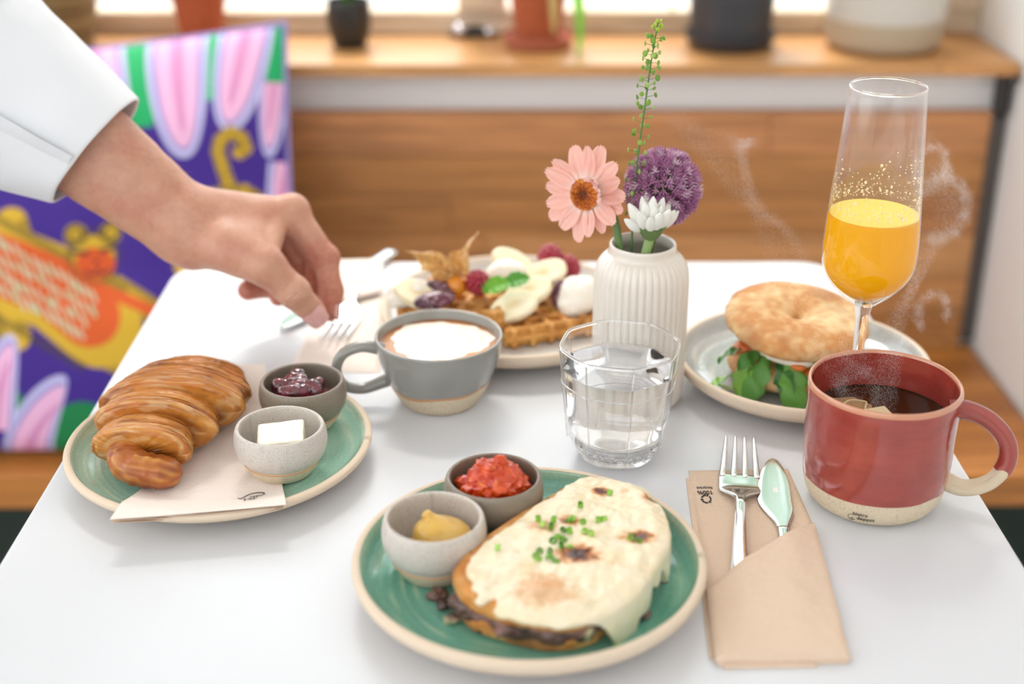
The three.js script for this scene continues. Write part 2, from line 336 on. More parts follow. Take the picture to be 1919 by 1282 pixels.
const rgb = (h) => { const n = parseInt(h.slice(1), 16); return [(n >> 16) / 255, ((n >> 8) & 255) / 255, (n & 255) / 255]; };
const glaze = (a, b, t, s) => phy({ map: glazeMap(rgb(a), rgb(b), rgb(t), s), roughness: 0.16, clearcoat: 0.7, clearcoatRoughness: 0.05, bumpMap: glazeBump, bumpScale: 0.0006 });
const tealGlaze = glaze('#68a792', '#86bda7', '#b8d0b0', 3.3);
const paleTealGlaze = glaze('#9ac8b2', '#b2d7c3', '#d2e1c6', 8.1);
const greyGlaze = glaze('#a9acaa', '#bfc2bf', '#d9d6cd', 5.7);
const whiteGlaze = glaze('#d9d7d2', '#e6e4e0', '#efe6d8', 1.9);
function plate(pos, R, glz, label, turn = 0, rise = 1) {
  const p = thing('plate', label, 'plate', [pos[0], T, pos[1]], turn);
  const k = R / 0.1, lift = (pts) => pts.map(([r, y]) => [r, y > 0.008 ? 0.008 + (y - 0.008) * rise : y]);   // rise: how high the rim stands
  part('stoneware_body', lathe(lift([[0.0005, 0.0025], [0.056 * k, 0.0025], [0.058 * k, 0], [0.064 * k, 0], [0.066 * k, 0.002], [0.088 * k, 0.0075], [0.0965 * k, 0.0135], [0.099 * k, 0.0165], [0.1 * k, 0.0205], [0.0992 * k, 0.0228], [0.0968 * k, 0.0236], [0.0952 * k, 0.0229]]), 128, 3, { round: 6 }), rimClay, p);
  part('glaze', lathe(lift([[0.0957 * k, 0.0231], [0.0945 * k, 0.0215], [0.0925 * k, 0.0165], [0.087 * k, 0.0118], [0.078 * k, 0.0092], [0.068 * k, 0.0082], [0.04 * k, 0.008], [0.0005, 0.008]]), 128, 3, { planar: 1 / (2 * 0.0957 * k) }), glz, p);
  return p;
}
const FP = [0.0125, -0.652], LP = [-0.191, -0.8], BP = [0.2205, -0.918], WP = [0.005, -1.02];
plate(FP, 0.1005, tealGlaze, 'dark teal glazed plate with a beige rim under the cheese toast in the foreground');
plate(LP, 0.101, paleTealGlaze, 'pale green glazed plate with a beige rim under the croissant on the left', 0, 0.7);
plate(BP, 0.094, greyGlaze, 'grey glazed plate with a beige rim under the bagel sandwich on the right', 1.1);
plate(WP, 0.108, whiteGlaze, 'white glazed plate with a beige rim under the fruit waffles at the back', 2.3);

function ramekin(pos, y, h, mat, label) {
  const p = thing('ramekin', label, 'ramekin', [pos[0], y, pos[1]], rnd() * 6);
  const k = h / 0.036, H = (y) => y * k;
  part('bowl', lathe([[0.0242, H(0.0108)], [0.0285, H(0.0165)], [0.0302, H(0.025)], [0.0292, H(0.0325)], [0.0282, H(0.0355)], [0.0268, H(0.0362)], [0.0255, H(0.0352)], [0.0262, H(0.028)], [0.0256, H(0.018)], [0.021, H(0.009)], [0.012, H(0.006)], [0.0005, H(0.0056)]], 80, 3, { round: 3, up: 2.2 }), mat, p);
  part('foot', lathe([[0.0005, 0.0012], [0.0155, 0.0012], [0.0165, 0], [0.0185, 0.0002], [0.022, H(0.0052)], [0.0249, H(0.0104)], [0.0247, H(0.0116)]], 80, 2, { round: 1.5, up: 0.5 }), rawClay, p, 'bare clay foot');
  part('glaze_line', lathe([[0.0244, H(0.0100)], [0.02505, H(0.0105)], [0.0251, H(0.0109)], [0.0246, H(0.0114)]], 80, 2), orangeClay, p, 'thin orange line where the glaze ends');
  return p;
}
seed(21);
const plateFloor = T + 0.0081;
const RW = [-0.1452, -0.7705], RB = [-0.1395, -0.8345], MT = [-0.0412, -0.6575], TM = [-0.0078, -0.703];
ramekin(RW, plateFloor + 0.0012, 0.0335, speckWhite, 'speckled off-white ramekin holding the butter beside the croissant');
ramekin(RB, plateFloor + 0.0012, 0.0345, speckBrown, 'brown-grey ramekin holding dark cherry jam behind the butter');
ramekin(MT, plateFloor, 0.0365, speckWhite, 'speckled off-white ramekin holding yellow mustard on the dark teal plate');
ramekin(TM, plateFloor, 0.0365, speckBrown, 'brown-grey ramekin holding red tomato relish beside the cheese toast');

// handles: a round strap that flattens towards its roots
function handle(name, pts, r, mat, parent, flat = 0.8) { return part(name, tube(pts, (t) => r * (1 + 0.25 * Math.pow(Math.abs(2 * t - 1), 4)), 48, 18, flat, true), mat, parent); }

// coffee cup
{
  const c = thing('coffee_cup', 'wide grey-blue glazed coffee cup with a bare clay base, left of the vase', 'cup', [-0.0487, T, -0.8905]);
  const gl = phy({ color: hex('#918f89'), roughness: 0.2, clearcoat: 0.6, clearcoatRoughness: 0.08, bumpMap: clayBump, bumpScale: 0.00015, vertexColors: true });
  const wave = (a) => 0.0012 * Math.sin(a * 2 + 0.6) + 0.0007 * Math.sin(a * 5);
  const warp = (r, y, a, t) => (t < 0.06 ? [r, y + wave(a)] : [r, y]);
  const tone = (u, v, p) => { const lip = v > 0.42 && v < 0.55, n = 0.94 + 0.12 * n3(p[0] * 60, p[1] * 45, p[2] * 60); return lip ? [1.35 * n, 1.3 * n, 1.22 * n] : [n, n, n]; };
  part('bowl', lathe([[0.0368, 0.0178], [0.0402, 0.0255], [0.0438, 0.036], [0.0458, 0.047], [0.0463, 0.0515], [0.0455, 0.0528], [0.0442, 0.0527], [0.0434, 0.0515], [0.0428, 0.046], [0.04, 0.032], [0.034, 0.017], [0.02, 0.0085], [0.0005, 0.007]], 96, 3, { warp, color: tone }), gl, c);
  part('base', lathe([[0.0005, 0.0012], [0.023, 0.0012], [0.025, 0], [0.0275, 0.0008], [0.031, 0.006], [0.0364, 0.0162], [0.0366, 0.0185]], 96, 2, { round: 2, up: 0.4 }), rawClay, c, 'bare clay base');
  part('glaze_line', lathe([[0.0361, 0.0164], [0.03695, 0.0176], [0.0373, 0.0186], [0.0368, 0.0196]], 96, 2, { warp: (r, y, a) => [r, y + wave(a)] }), orangeClay, c);
  const hm = phy({ color: hex('#8a8880'), roughness: 0.24, clearcoat: 0.5, clearcoatRoughness: 0.1 });
  handle('handle', [[-0.0425, 0.0435, 0.004], [-0.056, 0.0455, 0.006], [-0.0685, 0.0405, 0.0085], [-0.0735, 0.0285, 0.0095], [-0.069, 0.0165, 0.009], [-0.056, 0.0125, 0.007], [-0.0385, 0.0175, 0.004]], 0.0046, hm, c, 0.85);
  const foam = canvasTex(1024, 1024, (x) => {
    const g = x.createRadialGradient(512, 512, 330, 512, 512, 505); g.addColorStop(0, '#c98d50'); g.addColorStop(0.75, '#b67434'); g.addColorStop(1, '#8f5522');
    x.fillStyle = '#cb9258'; x.fillRect(0, 0, 1024, 1024); x.fillStyle = g; x.fillRect(0, 0, 1024, 1024); seed(5);
    x.fillStyle = '#f7ecdc'; x.beginPath();
    for (let i = 0; i <= 90; i++) { const a = i / 90 * Math.PI * 2, r = 400 + 26 * Math.sin(a * 3 + 1) + 12 * Math.sin(a * 9) + 8 * Math.sin(a * 17); const px = 520 + r * 1.08 * Math.cos(a), py = 570 + r * Math.sin(a); i ? x.lineTo(px, py) : x.moveTo(px, py); } x.fill();
    x.globalAlpha = 0.35; for (let i = 0; i < 130; i++) { x.strokeStyle = rnd() < 0.5 ? '#d9a56c' : '#fff8ec'; x.lineWidth = rr(2, 9); const a = rr(-0.5, 0.9), r = rr(150, 440); x.beginPath(); x.arc(512, 512, r, a, a + rr(0.1, 0.5)); x.stroke(); }
    x.globalAlpha = 0.6; for (let i = 0; i < 500; i++) { x.fillStyle = rnd() < 0.6 ? '#e9cfa6' : '#b98450'; const a = rnd() * 7, r = 505 * Math.sqrt(rr(0.5, 1)); x.beginPath(); x.arc(512 + r * Math.cos(a), 512 + r * Math.sin(a), rr(1, 4), 0, 7); x.fill(); }
  });
  const R = 0.0429;
  solo('coffee', lathe([[R, 0.0458], [0.0415, 0.0452], [0.03, 0.0456], [0.0005, 0.046]], 96, 2, { planar: 1 / (2 * R) }), phy({ map: foam, roughness: 0.35, clearcoat: 0.25, clearcoatRoughness: 0.2 }), 'milky coffee with white foam and a brown edge in the grey-blue cup', 'coffee', null, [-0.0487, T, -0.8905]);
}

// red mug of tea
const MUG = [0.2330, -0.7505];
{
  const c = thing('mug', 'large red glazed mug with a bare clay base and a round handle on the right', 'mug', [MUG[0], T, MUG[1]]);
  const wavy = (r, y, a, t) => [r * (1 + 0.004 * Math.sin(a * 3 + y * 60) + 0.003 * Math.sin(a * 7 - y * 90)), y];
  const redMap = dataTex(512, 512, (u, v) => { const n = tile(u, v, (a, b) => fbm(a, b, 2, 4), 6, 4), s = tile(u, v, (a, b) => fbm(a, b * 4, 8, 3), 8, 8); return mixc([0.66, 0.27, 0.22], [0.55, 0.20, 0.17], clamp(0.5 + n * 1.2 + s * 0.6)); }, true);
  const redBump = dataTex(512, 512, (u, v) => 0.5 + tile(u, v, (a, b) => fbm(a, b, 5, 2), 5, 5) * 0.8);
  const red = phy({ map: redMap, roughness: 0.13, clearcoat: 0.8, clearcoatRoughness: 0.04, bumpMap: redBump, bumpScale: 0.0014 });
  part('glazed_wall', lathe([[0.0447, 0.0195], [0.0457, 0.03], [0.046, 0.05], [0.0462, 0.068], [0.0468, 0.0802], [0.0463, 0.0820]], 128, 2, { warp: wavy, round: 2, up: 1 }), red, c);
  part('rim', lathe([[0.0467, 0.0803], [0.0464, 0.0828], [0.0454, 0.0838], [0.0443, 0.0832], [0.0438, 0.0815]], 128, 2, { warp: wavy }), phy({ color: hex('#c98b6c'), roughness: 0.2, clearcoat: 0.7, clearcoatRoughness: 0.05 }), c, 'pale worn edge of the glaze');
  part('inner_wall', lathe([[0.0438, 0.0818], [0.0431, 0.07], [0.0420, 0.05], [0.041, 0.02], [0.036, 0.01], [0.02, 0.007], [0.0005, 0.007]], 128, 2, { round: 2, up: 1 }), red, c);
  part('base', lathe([[0.0005, 0.0012], [0.029, 0.0012], [0.031, 0], [0.034, 0.0003], [0.0395, 0.004], [0.043, 0.011], [0.0446, 0.0192], [0.0444, 0.0205]], 128, 2, { round: 3, up: 0.6 }), rawClay, c, 'bare beige clay base');
  const hp = [[0.041, 0.0645, 0.003], [0.0505, 0.0655, 0.005], [0.065, 0.060, 0.0095], [0.0758, 0.0470, 0.0135], [0.0765, 0.0330, 0.0155], [0.068, 0.0195, 0.0145], [0.054, 0.0135, 0.0105], [0.041, 0.0165, 0.004]];
  const curve = new THREE.CatmullRomCurve3(hp.map((p) => new THREE.Vector3(...p)), false, 'centripetal').getSpacedPoints(60).map((p) => [p.x, p.y, p.z]);
  const hr = (t) => 0.0058 * (1 + 0.3 * Math.pow(Math.abs(2 * t - 1), 5));
  part('handle', tube(curve.slice(0, 37), (t) => hr(t * 0.6), 44, 18, 0.82, false), red, c, 'red glazed upper part of the handle');
  part('handle', tube(curve.slice(36), (t) => hr(0.6 + t * 0.4) * 0.985, 34, 18, 0.82, true), rawClay, c, 'bare clay lower part of the handle');
  // print pressed on the base: a ring with two words
  const print = canvasTex(512, 256, (x) => {
    x.fillStyle = '#000'; x.fillRect(0, 0, 512, 256); x.strokeStyle = x.fillStyle = '#fff'; x.lineWidth = 9;
    x.beginPath(); x.arc(92, 150, 58, 0.5, 5.2); x.stroke(); x.beginPath(); x.arc(118, 176, 26, 0, 5); x.stroke(); x.beginPath(); x.moveTo(50, 190); x.lineTo(140, 200); x.stroke();
    x.font = 'bold 84px sans-serif'; x.fillText('bistro', 110, 96); x.fillText('deppot', 176, 176);
  }, false);
  const pg = grid(24, 8, (u, v) => { const a = Math.PI / 2 + 0.62 - u * 0.46, k = v, y = lerp(0.0035, 0.0145, k), r = lerp(0.0392, 0.0440, Math.pow(k, 0.75)) + 0.0004; return [r * Math.cos(a), y, r * Math.sin(a), u, v]; });
  part('print', pg, std({ color: hex('#4b4238'), roughness: 0.8, alphaMap: print, transparent: true }), c, 'small dark printed emblem with the words bistro deppot');
  const tea = phy({ color: hex('#6b3a16'), roughness: 0.03, transmission: 0.75, thickness: 1, ior: 1.33, attenuationColor: hex('#8a4a18'), attenuationDistance: 0.03 });
  solo('tea', lathe([[0.0005, 0.0072], [0.02, 0.0072], [0.036, 0.0102], [0.0411, 0.0202], [0.0417, 0.04], [0.0426, 0.0602], [0.0415, 0.0596], [0.03, 0.0594], [0.0005, 0.0594]], 96, 1), tea, 'brown tea filling the red mug', 'tea', null, [MUG[0], T, MUG[1]]);
  // tea bag under the surface, its string and tag
  const bag = thing('tea_bag', 'tea bag floating in the red mug with a square paper tag', 'tea bag', [MUG[0], T, MUG[1]]);
  const paper = phy({ color: hex('#b98c56'), roughness: 0.9, transmission: 0.25, thickness: 0 });
  part('pouch', grid(24, 24, (u, v) => { const a = u * 2 - 1, b = v * 2 - 1; return [-0.016 + a * 0.017 + b * 0.004, 0.0597 - 0.001 * Math.abs(a) + 0.0016 * (1 - a * a) * (1 - b * b) + 0.0006 * n3(a * 3, b * 3, 4), -0.008 + b * 0.016 - a * 0.003]; }), paper, bag);
  part('string', tube([[-0.039, 0.0605, -0.008], [-0.03, 0.0608, -0.006], [-0.022, 0.0612, -0.011], [-0.015, 0.0607, -0.018], [-0.006, 0.0606, -0.016], [-0.008, 0.0607, -0.008], [-0.01, 0.061, 0.002]], 0.0007, 60, 8), std({ color: hex('#d8c39a'), roughness: 0.8 }), bag);
  const tag = part('tag', box(0.019, 0.0006, 0.015, 0.0002), std({ color: hex('#e2cba4'), roughness: 0.85 }), bag, 'square beige paper tag'); tag.position.set(-0.004, 0.0616, 0.0030); tag.rotation.set(0.06, 0.25, 0.03);
}

// ---------------------------------------------------------------- glasses
const clearGlass = phy({ color: 0xffffff, transmission: 1, roughness: 0.015, ior: 1.47, thickness: 1 });
const waterMat = phy({ color: 0xffffff, transmission: 1, roughness: 0.0, ior: 1.33, thickness: 1 });
const V3 = (x, y, z) => new THREE.Vector3(x, y, z);
const wallGlass = phy({ color: 0xffffff, transmission: 1, roughness: 0.01, ior: 1.5, thickness: 0 });
const TUM = [0.0744, -0.81];
{
  const c = thing('tumbler', 'clear octagonal water tumbler with raised lettering near its foot', 'glass', [TUM[0], T, TUM[1]]);
  // eight flats blended into a circle; f = how flat
  const oct = (a, f) => { const s = Math.PI / 4, m = ((a % s) + s) % s - s / 2, q = Math.abs(m) / (s / 2); return lerp(1, 0.958 / Math.cos(m) - 0.022 * Math.pow(q, 6), f * 0.72); };
  const prof = chaikin([[0.0005, 0.0016, 0], [0.018, 0.0016, 0], [0.021, 0.0004, 0], [0.0243, 0.0004, 0], [0.0262, 0.003, 0.1], [0.0312, 0.0115, 0.55], [0.0345, 0.021, 0.9], [0.0360, 0.036, 1], [0.0376, 0.0545, 1], [0.0381, 0.0553, 1], [0.0382, 0.0568, 1], [0.0379, 0.0575, 1], [0.0392, 0.07, 1], [0.0400, 0.0795, 1], [0.0398, 0.0812, 1], [0.0389, 0.0818, 1], [0.038, 0.0812, 1], [0.0376, 0.07, 1], [0.0352, 0.045, 1], [0.0333, 0.025, 0.8], [0.030, 0.0165, 0.4], [0.022, 0.0125, 0.1], [0.0005, 0.0115, 0]], 3);
  const rot = 0.14;
  part('glass_body', grid(192, prof.length - 1, (u, v) => { const [r, y, f] = prof[Math.round(v * (prof.length - 1))], a = -u * Math.PI * 2, q = r * oct(a + rot, f); return [q * Math.cos(a), y, q * Math.sin(a)]; }, true), wallGlass, c);
  const wl = 0.0648, wp = chaikin([[0.0005, 0.0113, 0], [0.022, 0.0123, 0.1], [0.0302, 0.0163, 0.4], [0.0335, 0.025, 0.8], [0.0354, 0.045, 1], [0.0371, wl - 0.001, 1], [0.0373, wl + 0.0008, 1], [0.0366, wl + 0.0001, 1], [0.034, wl, 1], [0.02, wl, 1], [0.0005, wl, 0]], 2);
  solo('water', grid(128, wp.length - 1, (u, v) => { const [r, y, f] = wp[Math.round(v * (wp.length - 1))], a = -u * Math.PI * 2, q = r * oct(a + rot, f); return [q * Math.cos(a), y, q * Math.sin(a)]; }, true), waterMat, 'clear still water in the octagonal tumbler', 'water', null, [TUM[0], T, TUM[1]]);
  const rimPts = []; for (let i = 0; i <= 96; i++) { const a = -i / 96 * Math.PI * 2, q = 0.0391 * oct(a + rot, 1); rimPts.push(V3(q * Math.cos(a), 0.0809, q * Math.sin(a))); }
  part('rim', new THREE.TubeGeometry(new THREE.CatmullRomCurve3(rimPts.slice(0, 96), true), 192, 0.00105, 12, true), clearGlass, c);
  const seamPts = []; for (let i = 0; i <= 96; i++) { const a = -i / 96 * Math.PI * 2, q = 0.0381 * oct(a + rot, 1); seamPts.push(V3(q * Math.cos(a), 0.0565, q * Math.sin(a))); }
  part('ridge', new THREE.TubeGeometry(new THREE.CatmullRomCurve3(seamPts.slice(0, 96), true), 192, 0.0005, 8, true), clearGlass, c);
  part('thick_base', lathe([[0.0005, 0.0010], [0.018, 0.0010], [0.0212, 0], [0.0243, 0.0002], [0.0262, 0.0029], [0.0290, 0.0085], [0.0272, 0.0105], [0.02, 0.0098], [0.0005, 0.0094]], 96, 2), clearGlass, c, 'thick solid foot');
  for (let k = 0; k < 8; k++) { const a0 = Math.PI / 8 + Math.PI / 4 * k - rot - Math.PI / 8, pts = []; for (let j = 0; j <= 6; j++) { const y = lerp(0.016, 0.079, j / 6), r = lerp(0.0335, 0.0395, j / 6) * oct(a0 + rot, 1) ; pts.push([r * Math.cos(a0), y, r * Math.sin(a0)]); } part('corner_edge', tube(pts, 0.0006, 20, 8), clearGlass, c); }
  // raised lettering wrapped round the lower wall
  const font = await new FontLoader().loadAsync('fonts/droid/droid_sans_regular.typeface.json');
  const tg = new TextGeometry('fritz-kola', { font, size: 0.0088, depth: 0.0009, curveSegments: 4, bevelEnabled: true, bevelThickness: 0.0003, bevelSize: 0.0002, bevelSegments: 2 });
  tg.computeBoundingBox(); const wid = tg.boundingBox.max.x, p = tg.attributes.position;
  for (let i = 0; i < p.count; i++) { const a = Math.PI / 2 - (p.getX(i) - wid / 2) / 0.0285, y = 0.0068 + p.getY(i) * 0.95, r = 0.0262 + (y - 0.003) * 0.57 + 0.00005 + p.getZ(i), rr2 = r * lerp(1, oct(a + rot, 1), 0.5); p.setXYZ(i, rr2 * Math.cos(a), y, rr2 * Math.sin(a)); }
  tg.computeVertexNormals();
  part('raised_lettering', tg, phy({ color: 0xffffff, transmission: 0.8, roughness: 0.18, ior: 1.47, thickness: 1 }), c, 'raised lettering fritz-kola');
}
const FL = [0.2345, -0.8225];
{
  const c = thing('champagne_flute', 'tall stemmed champagne flute half filled with orange juice behind the red mug', 'glass', [FL[0], T, FL[1]]);
  const out = [[0.0005, 0.0015], [0.026, 0.0004], [0.0275, 0.0008], [0.0272, 0.0018], [0.012, 0.0042], [0.0052, 0.010], [0.0038, 0.03], [0.0036, 0.07], [0.0042, 0.096], [0.0062, 0.1035], [0.0205, 0.1155], [0.0288, 0.1275], [0.0304, 0.139], [0.0298, 0.158], [0.0268, 0.2], [0.0236, 0.2445], [0.02345, 0.2482]];
  const inn = [[0.0232, 0.2486], [0.02285, 0.2480], [0.02285, 0.2445], [0.0259, 0.2], [0.0288, 0.158], [0.0294, 0.139], [0.0278, 0.128], [0.0200, 0.1168], [0.0085, 0.1082], [0.0005, 0.1065]];
  const thinGlass = phy({ color: 0xffffff, transmission: 1, roughness: 0.01, ior: 1.5, thickness: 0 });
  part('foot_and_stem', lathe([...out.slice(0, 9), [0.006, 0.1030], [0.0055, 0.1062], [0.0005, 0.1066]], 96, 3), clearGlass, c);
  part('bowl', lathe([[0.0058, 0.1032], ...out.slice(10), ...inn.slice(0, -1)], 128, 3), thinGlass, c);
  part('rim', lathe([[0.0233, 0.2478], [0.0237, 0.2484], [0.0236, 0.2492], [0.0231, 0.2495], [0.02265, 0.2490], [0.0227, 0.2482], [0.0233, 0.2478]], 96, 1), clearGlass, c);
  // juice glows with the light that comes through it from behind
  const juice = phy({ color: hex('#ffcc1c'), roughness: 1, transmission: 0.5, thickness: 0, specularIntensity: 0 });
  const jl = 0.1665, ir = (y) => lerp(0.0288, 0.0259, (y - 0.158) / 0.042);
  solo('orange_juice', lathe([[0.0005, 0.1072], [0.0080, 0.1086], [0.0201, 0.1167], [0.0279, 0.128], [0.0295, 0.139], [0.0289, 0.158], [ir(jl) + 0.0001, jl], [ir(jl) - 0.0006, jl + 0.0001]], 96, 3), juice, 'orange juice filling the lower half of the champagne flute', 'juice', null, [FL[0], T, FL[1]]);
  const top = solo('juice_foam', lathe([[ir(jl) - 0.0001, jl + 0.0005], [ir(jl) - 0.0012, jl + 0.0012], [0.02, jl + 0.0009], [0.0005, jl + 0.0007]], 96, 2, { planar: 17 }), std({ color: hex('#ffd75a'), roughness: 0.8, bumpMap: clayBump, bumpScale: 0.0008 }), 'pale froth on top of the orange juice', 'foam', null, [FL[0], T, FL[1]]);
  // specks of pulp and drops left on the inside of the glass
  seed(33);
  const n = 560, im = new THREE.InstancedMesh(new THREE.IcosahedronGeometry(1, 1), phy({ color: hex('#fff1c8'), roughness: 0.25, transmission: 0.3, thickness: 0 }), n), M = new THREE.Matrix4();
  for (let i = 0; i < n; i++) {
    const a = rnd() * Math.PI * 2, low = rnd(), y = jl + 0.003 + 0.036 * low * low * (0.6 + 0.4 * Math.sin(a * 2 + 2.3)) + 0.003 * rnd(), r = lerp(0.0288, 0.0259, (y - 0.158) / 0.042) - 0.0001, s = rr(0.00016, 0.0005) * (rnd() < 0.08 ? 1.9 : 1);
    M.makeScale(s, s * rr(0.8, 1.5), s).setPosition(r * Math.cos(a), y, r * Math.sin(a)); im.setMatrixAt(i, M);
  }
  im.name = 'juice_droplets'; im.userData = { kind: 'stuff', label: 'tiny juice drops and pulp specks inside the champagne flute above the juice', category: 'droplets' }; im.position.set(FL[0], T, FL[1]); scene.add(im);
}
// ---------------------------------------------------------------- breakfast: toast with cheese
// outline of the slice on the plate (x, z) and a quick distance to it
const SLICE = (() => {
  const pts = [[-0.0300, -0.6160], [-0.0262, -0.6350], [-0.0120, -0.6570], [0.0052, -0.6795], [0.0235, -0.6990], [0.0415, -0.7165], [0.0600, -0.7175], [0.0770, -0.7095], [0.0862, -0.6930], [0.0893, -0.6690], [0.0858, -0.6440], [0.0760, -0.6220], [0.0640, -0.6010], [0.0480, -0.5840], [0.0310, -0.5765], [0.0120, -0.5790], [-0.0080, -0.5875], [-0.0230, -0.5995]];
  const c = new THREE.CatmullRomCurve3(pts.map(([x, z]) => new THREE.Vector3(x, 0, z)), true, 'centripetal').getSpacedPoints(160);
  const x0 = -0.06, z0 = -0.75, h = 0.001, nx = 190, nz = 210, F = new Float32Array(nx * nz);
  for (let j = 0; j < nz; j++) for (let i = 0; i < nx; i++) {
    const x = x0 + i * h, z = z0 + j * h; let d = 1, inside = false;
    for (let k = 0; k < 160; k++) {
      const a = c[k], b = c[k + 1], ex = b.x - a.x, ez = b.z - a.z, px = x - a.x, pz = z - a.z, t = clamp((px * ex + pz * ez) / (ex * ex + ez * ez));
      d = Math.min(d, Math.hypot(px - ex * t, pz - ez * t));
      if ((a.z > z) !== (b.z > z) && x < ((b.x - a.x) * (z - a.z)) / (b.z - a.z) + a.x) inside = !inside;
    }
    F[j * nx + i] = inside ? -d : d;
  }
  return (x, z) => {
    const u = clamp((x - x0) / h, 0, nx - 1.001), v = clamp((z - z0) / h, 0, nz - 1.001), i = Math.floor(u), j = Math.floor(v), a = u - i, b = v - j;
    return lerp(lerp(F[j * nx + i], F[j * nx + i + 1], a), lerp(F[(j + 1) * nx + i], F[(j + 1) * nx + i + 1], a), b);
  };
})();
const foodBump = dataTex(512, 512, (u, v) => 0.5 + tile(u, v, (a, b) => fbm(a, b, 2, 5), 22, 22) * 0.9);
const sliceMid = [0.0295, -0.647];
const topAt = (x, z) => T + 0.0335 + 0.0018 * n3(x * 45, z * 45, 2) - 0.0000;    // upper face of the bread
{
  const toast = thing('cheese_toast', 'oval toasted cheese sandwich with browned melted cheese on the dark teal plate', 'sandwich');
  const slab = (y0, y1, out, r, amp, f) => (x, y, z) => {
    const d2 = SLICE(x, z) - out + amp * fbm(x * f, y * f, z * f, 3), cy = (y0 + y1) / 2, dy = Math.abs(y - cy) - (y1 - y0) / 2;
    const a = d2 + r, b = dy + r; return Math.min(Math.max(a, b), 0) + Math.hypot(Math.max(a, 0), Math.max(b, 0)) - r;
  };
  const crust = lin('#c5792f'), dark = lin('#7d3f16'), pale = lin('#e7bd7c'), black = lin('#2c1c12');
  const breadTone = (x, y, z) => { const n = fbm(x * 120, y * 120, z * 120, 4), m = fbm(x * 35, y * 35, z * 35, 3); let c = mixc(crust, pale, clamp(0.35 + n * 1.1)); c = mixc(c, dark, clamp(m * 1.9 + 0.1)); return mixc(c, black, sstep(0.22, 0.34, fbm(x * 90 + 4, y * 90, z * 90, 3))); };
  const breadMat = phy({ vertexColors: true, roughness: 0.75, bumpMap: foodBump, bumpScale: 0.0009 });
  const B0 = [-0.05, T + 0.002, -0.735], B1 = [0.105, T + 0.05, -0.56];
  part('bread_slice', snet(slab(T + 0.0086, T + 0.018, -0.003, 0.003, 0.004, 60), B0, [0.105, T + 0.024, -0.56], 0.0013, { color: breadTone, uv: (x, y, z) => [x * 12 + y * 9, z * 12 + y * 9] }), breadMat, toast, 'toasted lower slice of bread');
  const topCrust = (x, y, z) => { const c = breadTone(x, y, z); return mixc(c, lin('#d58a38'), 0.35); };
  part('bread_slice', snet(slab(T + 0.0208, T + 0.0352, -0.0012, 0.0055, 0.0022, 70), [-0.05, T + 0.014, -0.735], B1, 0.0013, { color: topCrust, uv: (x, y, z) => [x * 12 + y * 9, z * 12 + y * 9] }), breadMat, toast, 'golden brown upper slice of bread');
  // mushroom and meat filling squeezed out between the slices
  const fill = (x, y, z) => { const d2 = SLICE(x, z) + 0.0028 + 0.012 * fbm(x * 48, y * 70, z * 48, 4), dy = Math.abs(y - (T + 0.0190)) - 0.0042; return smax(d2, dy, 0.004) - 0.001; };
  const fillTone = (x, y, z) => { const n = fbm(x * 80, y * 80, z * 80, 3); let c = mixc(lin('#4a2f28'), lin('#8d6154'), clamp(0.4 + n * 1.6)); c = mixc(c, lin('#1f1713'), sstep(0.1, 0.3, fbm(x * 60 + 9, y * 60, z * 60, 3))); return mixc(c, lin('#e8d6a8'), sstep(0.16, 0.26, fbm(x * 42 + 3, y * 30, z * 42 + 8, 2))); };
  part('filling', snet(fill, [-0.055, T + 0.008, -0.74], [0.11, T + 0.032, -0.55], 0.0012, { color: fillTone, uv: (x, y, z) => [x * 20 + y * 9, z * 20] }), phy({ vertexColors: true, roughness: 0.35, clearcoat: 0.3, bumpMap: foodBump, bumpScale: 0.0006 }), toast, 'dark juicy filling with melted cheese');
  // scraps of filling on the plate
  seed(9);
  for (const [x, z] of [[-0.0345, -0.6205], [-0.0305, -0.6075], [-0.0385, -0.6300], [0.0875, -0.645], [0.0735, -0.6105]]) { const s = rr(0.0032, 0.0052), k = rr(0, 9); part('filling_scrap', snet((a, b, c) => egg(a, b, c, [x, T + 0.0105, z], [s * 1.3, s * 0.7, s]) + 0.0035 * fbm(a * 260 + k, b * 300, c * 300, 2), [x - 0.011, T + 0.004, z - 0.011], [x + 0.011, T + 0.018, z + 0.011], 0.001, { color: fillTone }), phy({ vertexColors: true, roughness: 0.35, clearcoat: 0.4 }), toast); }
  // melted cheese: a blanket with a skirt that runs down on the right and the front
  const droop = (x, z) => {
    const a = Math.atan2(z - sliceMid[1], x - sliceMid[0]);               // 0 = right, +90 = towards the viewer
    const w = (c, s) => Math.exp(-Math.pow(Math.atan2(Math.sin(a - c), Math.cos(a - c)) / s, 2));
    return 0.0020 + 0.0012 * w(1.75, 0.7) + 0.026 * w(1.02, 0.2) + 0.011 * w(0.66, 0.13) + 0.0045 * w(0.35, 0.5) + 0.009 * w(0.36, 0.09) + 0.022 * w(0.02, 0.14) + 0.012 * w(-0.16, 0.1) + 0.006 * w(0.85, 0.4) + 0.0022 * n3(a * 5, 2, 5) + 0.0008 * n3(a * 13, 7, 1) - 0.006 * w(-2.5, 0.8) - 0.006 * w(2.95, 0.55);
  };
  const lump = (x, z) => 0.0026 * fbm(x * 55, 3, z * 55, 3) + 0.0009 * fbm(x * 150, 5, z * 260, 2) + 0.0012 * Math.abs(n3(x * 90 + z * 50, 1, z * 60 - x * 40)) + 0.0005 * Math.abs(n3(x * 210 + z * 60, 6, z * 90)) ;
